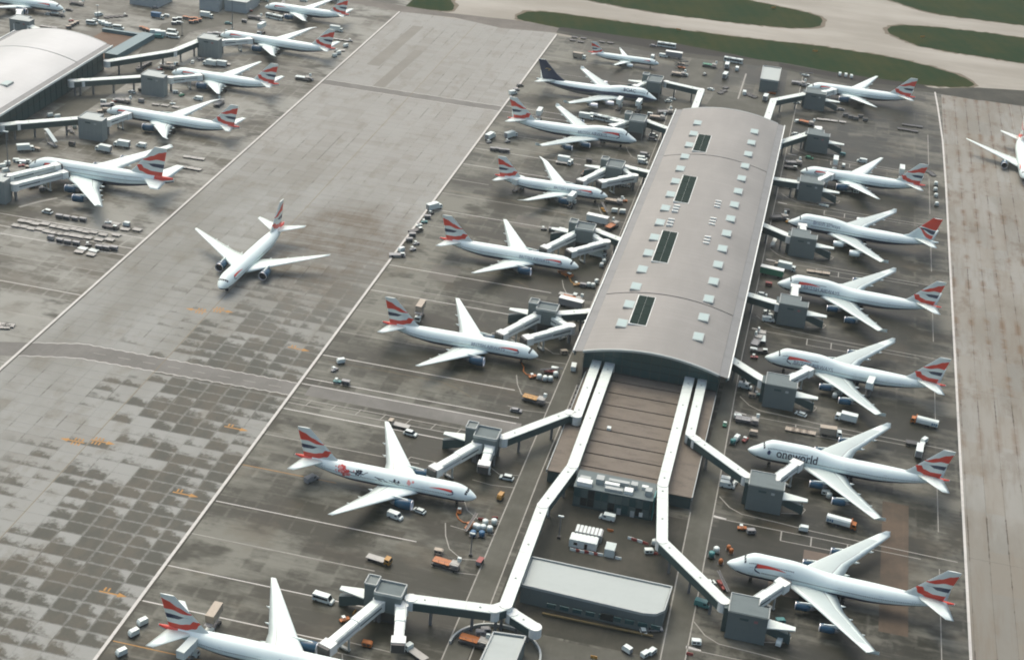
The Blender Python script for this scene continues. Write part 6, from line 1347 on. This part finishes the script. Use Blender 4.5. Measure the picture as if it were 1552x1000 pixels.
V('trailer', 'n', (-5.6, 646.9), -8, 'with pale roof at the jumbo nose', 'long'); V('truck', 'w', (0.6, 656.1), -8, 'behind the long green trailer', 'low'); V('container', 't', (-3.7, 657.4), 0, 'behind the long green trailer'); row('dolly', 't', ((11.6, 658.4), (14.9, 658.7), (18.2, 658.9)), 0, 'in the line behind the trailer-side jumbo'); V('unit', 'r', (-5.9, 635.9), 0, 'ahead of the trailer-side jumbo'); row('unit', 'w', ((-4.4, 607.0), (-3.0, 604.2)), 20, 'beside the trailer-side node'); V('van', 'w', (-3.3, 600.2), 10, 'beside the trailer-side node'); V('car', 'w', (-7.9, 624.6), 0, 'under the trailer-side link')
t = 'ahead of the lifted-truck jumbo'
V('loader', 'w', (-4.5, 581.4), 95, t); V('loader', 'g', (-6.3, 577.0), 80, t); V('pushback', 'k', (-4.6, 570.3), 10, t); V('unit', 'w', (-6.8, 570.1), 0, t); V('tug', 'r', (-6.0, 564.4), 0, t); V('van', 'w', (-7.3, 538.3), -8, 'beside the lifted-truck node'); V('car', 'c', (-7.2, 545.8), -10, 'beside the lifted-truck node'); V('car', 'w', (-5.4, 543.2), 30, 'beside the lifted-truck node'); V('unit', 't', (-3.9, 532.0), 0, 'beside the lifted-truck node'); V('tug', 'c', (-2.2, 533.9), 0, 'beside the lifted-truck node'); V('lifted', 'w', (40.2, 551.4), 80, 'docked behind the wing of the lettered jumbo neighbour'); V('drum', 'w', (27.3, 543.3), 0, 'under the lifted-truck jumbo wing'); V('unit', 'w', (28.5, 546.4), 20, 'under the lifted-truck jumbo wing')
t = 'ahead of the lettered jumbo'
V('loader', 'g', (-4.2, 511.5), 0, t); V('unit', 'w', (-7.7, 513.7), 10, t); V('tug', 'n', (-11.9, 506.6), 90, 'on the pier road by the lettered jumbo'); V('container', 'w', (-6.6, 497.2), 70, t); V('drum', 'c', (-7.7, 494.4), 0, t, 'small'); V('tug', 'r', (-3.5, 498.3), 70, t); V('container', 't', (-1.0, 503.2), 0, t); row('dolly', 't', ((12.3, 512.1), (14.7, 512.3), (17.2, 512.2), (19.7, 512.3)), 0, 'in the sheeted line behind the lettered jumbo'); V('truck', 't', (27.0, 513.6), 5, 'behind the lettered jumbo wing', 'short'); V('car', 'w', (15.3, 524.7), 160, 'below the lifted-truck node canopy'); V('truck', 'w', (32.2, 526.6), 172, 'between the two jumbo wings', 'long'); V('tanker', 'w', (60.5, 534.6), 172, 'near the lane edge by the lettered fin'); V('pushback', 'k', (58.3, 517.7), 0, 'at the lettered fin'); V('container', 'w', (61.4, 520.6), 60, 'at the lettered fin'); V('truck', 'w', (59.5, 511.9), 85, 'at the lettered fin', 'small'); V('drum', 'w', (28.5, 470.3), 0, 'under the lettered jumbo wing'); V('unit', 'w', (27.3, 472.2), 0, 'under the lettered jumbo wing')
row('van', 'w', ((-6.6, 467.5), (-6.6, 464.8)), -5, 'of the pair beside the lettered node'); V('car', 'w', (-4.7, 466.8), 70, 'beside the lettered node'); V('tanker', 'w', (34.4, 454.1), -8, 'beside the wingtip of the lettered jumbo')
t = 'ahead of the orange-post jumbo'
V('container', 'w', (21.0, 446.5), 0, 'behind the orange-post jumbo'); V('tug', 'o', (0.9, 440.6), 10, t); V('unit', 'g', (4.1, 439.3), 20, t); V('drum', 'w', (-6.0, 424.4), 0, t); V('drum', 'c', (-7.2, 421.3), 0, t); row('bollard', 'o', ((-1.2, 425.7), (-3.9, 418.7), (-2.2, 427.3)), 0, t, 'short')
V('unit', 'c', (17.2, 393.9), 20, 'under the orange-post jumbo engine'); V('container', 'w', (17.6, 383.1), 80, 'beside the orange-post jumbo node'); V('van', 'c', (-6.8, 394.3), -10, 'under the bend of the orange-post walkway'); V('car', 'w', (-6.3, 406.4), 30, 'behind the orange-post walkway'); V('belt', 'r', (-2.2, 406.8), 120, 'beside the orange-post jumbo node'); V('barrier', 'r', (-7.8, 369.8), 0, 'on the corner road below the orange-post node'); V('unit', 'w', (-6.5, 375.4), 10, 'on the corner road below the orange-post node')
for lab, objs in SEEN.items():
    if len(objs) > 1:
        for o in objs: o['group'] = lab
# hoses and towbars lying on the concrete
def hose(label, pts, c=VORANGE, r=.22):
    b = pts[0]; mb = MB(); P = smooth([(x-b[0], y-b[1], 0) for x, y in pts][:], 0)
    mb.tube([(x-b[0], y-b[1], r) for x, y in pts], r, 6); o = obj('air_hose', mb, c); o.location = (b[0], b[1], .016); tag(o, label, 'hose')
hose('orange hose trailing from the pier-end jet nose to the orange tug', [(-95.2, 527.5), (-93.9, 525.1), (-92.6, 522.8), (-92.1, 519.6), (-90.4, 517.5), (-88.4, 517.2)])
hose('orange hose trailing from the blossom nose into the drum pen', [(-92.2, 420.5), (-91.7, 416.6), (-90.4, 414.3), (-88.5, 413.0), (-86.5, 413.2), (-85.6, 410.8)])
hose('orange hose lying by the yellow tug ahead of the pier-end jet', [(-95.8, 613.4), (-93.4, 610.1), (-91.3, 608.8), (-89.7, 605.2), (-87.7, 603.9)], VYELLOW, .18)

# small boards on the grass and verges
def board(p, h, label):
    r = empty('taxiway_sign', (p[0], p[1], -.02), R(h), label, 'sign')
    mb = MB(); mb.box(-1.6, 1.6, -.12, .12, .5, 1.6); obj('panel', mb, VYELLOW, r)
    for x in (-1.2, 1.2): mb = MB(); mb.box(x-.08, x+.08, -.08, .08, 0, .5); obj('leg', mb, STEEL, r)
for k, (p, t) in enumerate((((-96.5, 1010.9), 'near the perimeter bus'), ((-5.6, 1005.7), 'beyond the pale store'), ((-40.0, 1098.1), 'on the rounded grass island'), ((64.0, 1076.7), 'on the grass island beside the wide junction'))): board(p, 10*k, 'small yellowish taxiway sign '+t)
# thin greenish haze volume added to lift the darks and tint the view
mb = MB(); mb.box(-6100, 6100, -3100, 9100, -1.5, 300.0)
hz_ = bpy.data.materials.new('tinted_haze'); hz_.use_nodes = True; ht = hz_.node_tree; ht.nodes.clear()
pv = ht.nodes.new('ShaderNodeVolumePrincipled'); pv.inputs['Color'].default_value = (0.82, 0.92, 0.86, 1); pv.inputs['Density'].default_value = 0.00006; pv.inputs['Anisotropy'].default_value = 0.2
ho = ht.nodes.new('ShaderNodeOutputMaterial'); ht.links.new(pv.outputs[0], ho.inputs['Volume'])
hb = obj('haze', mb, hz_); tag(hb, kind='stuff')
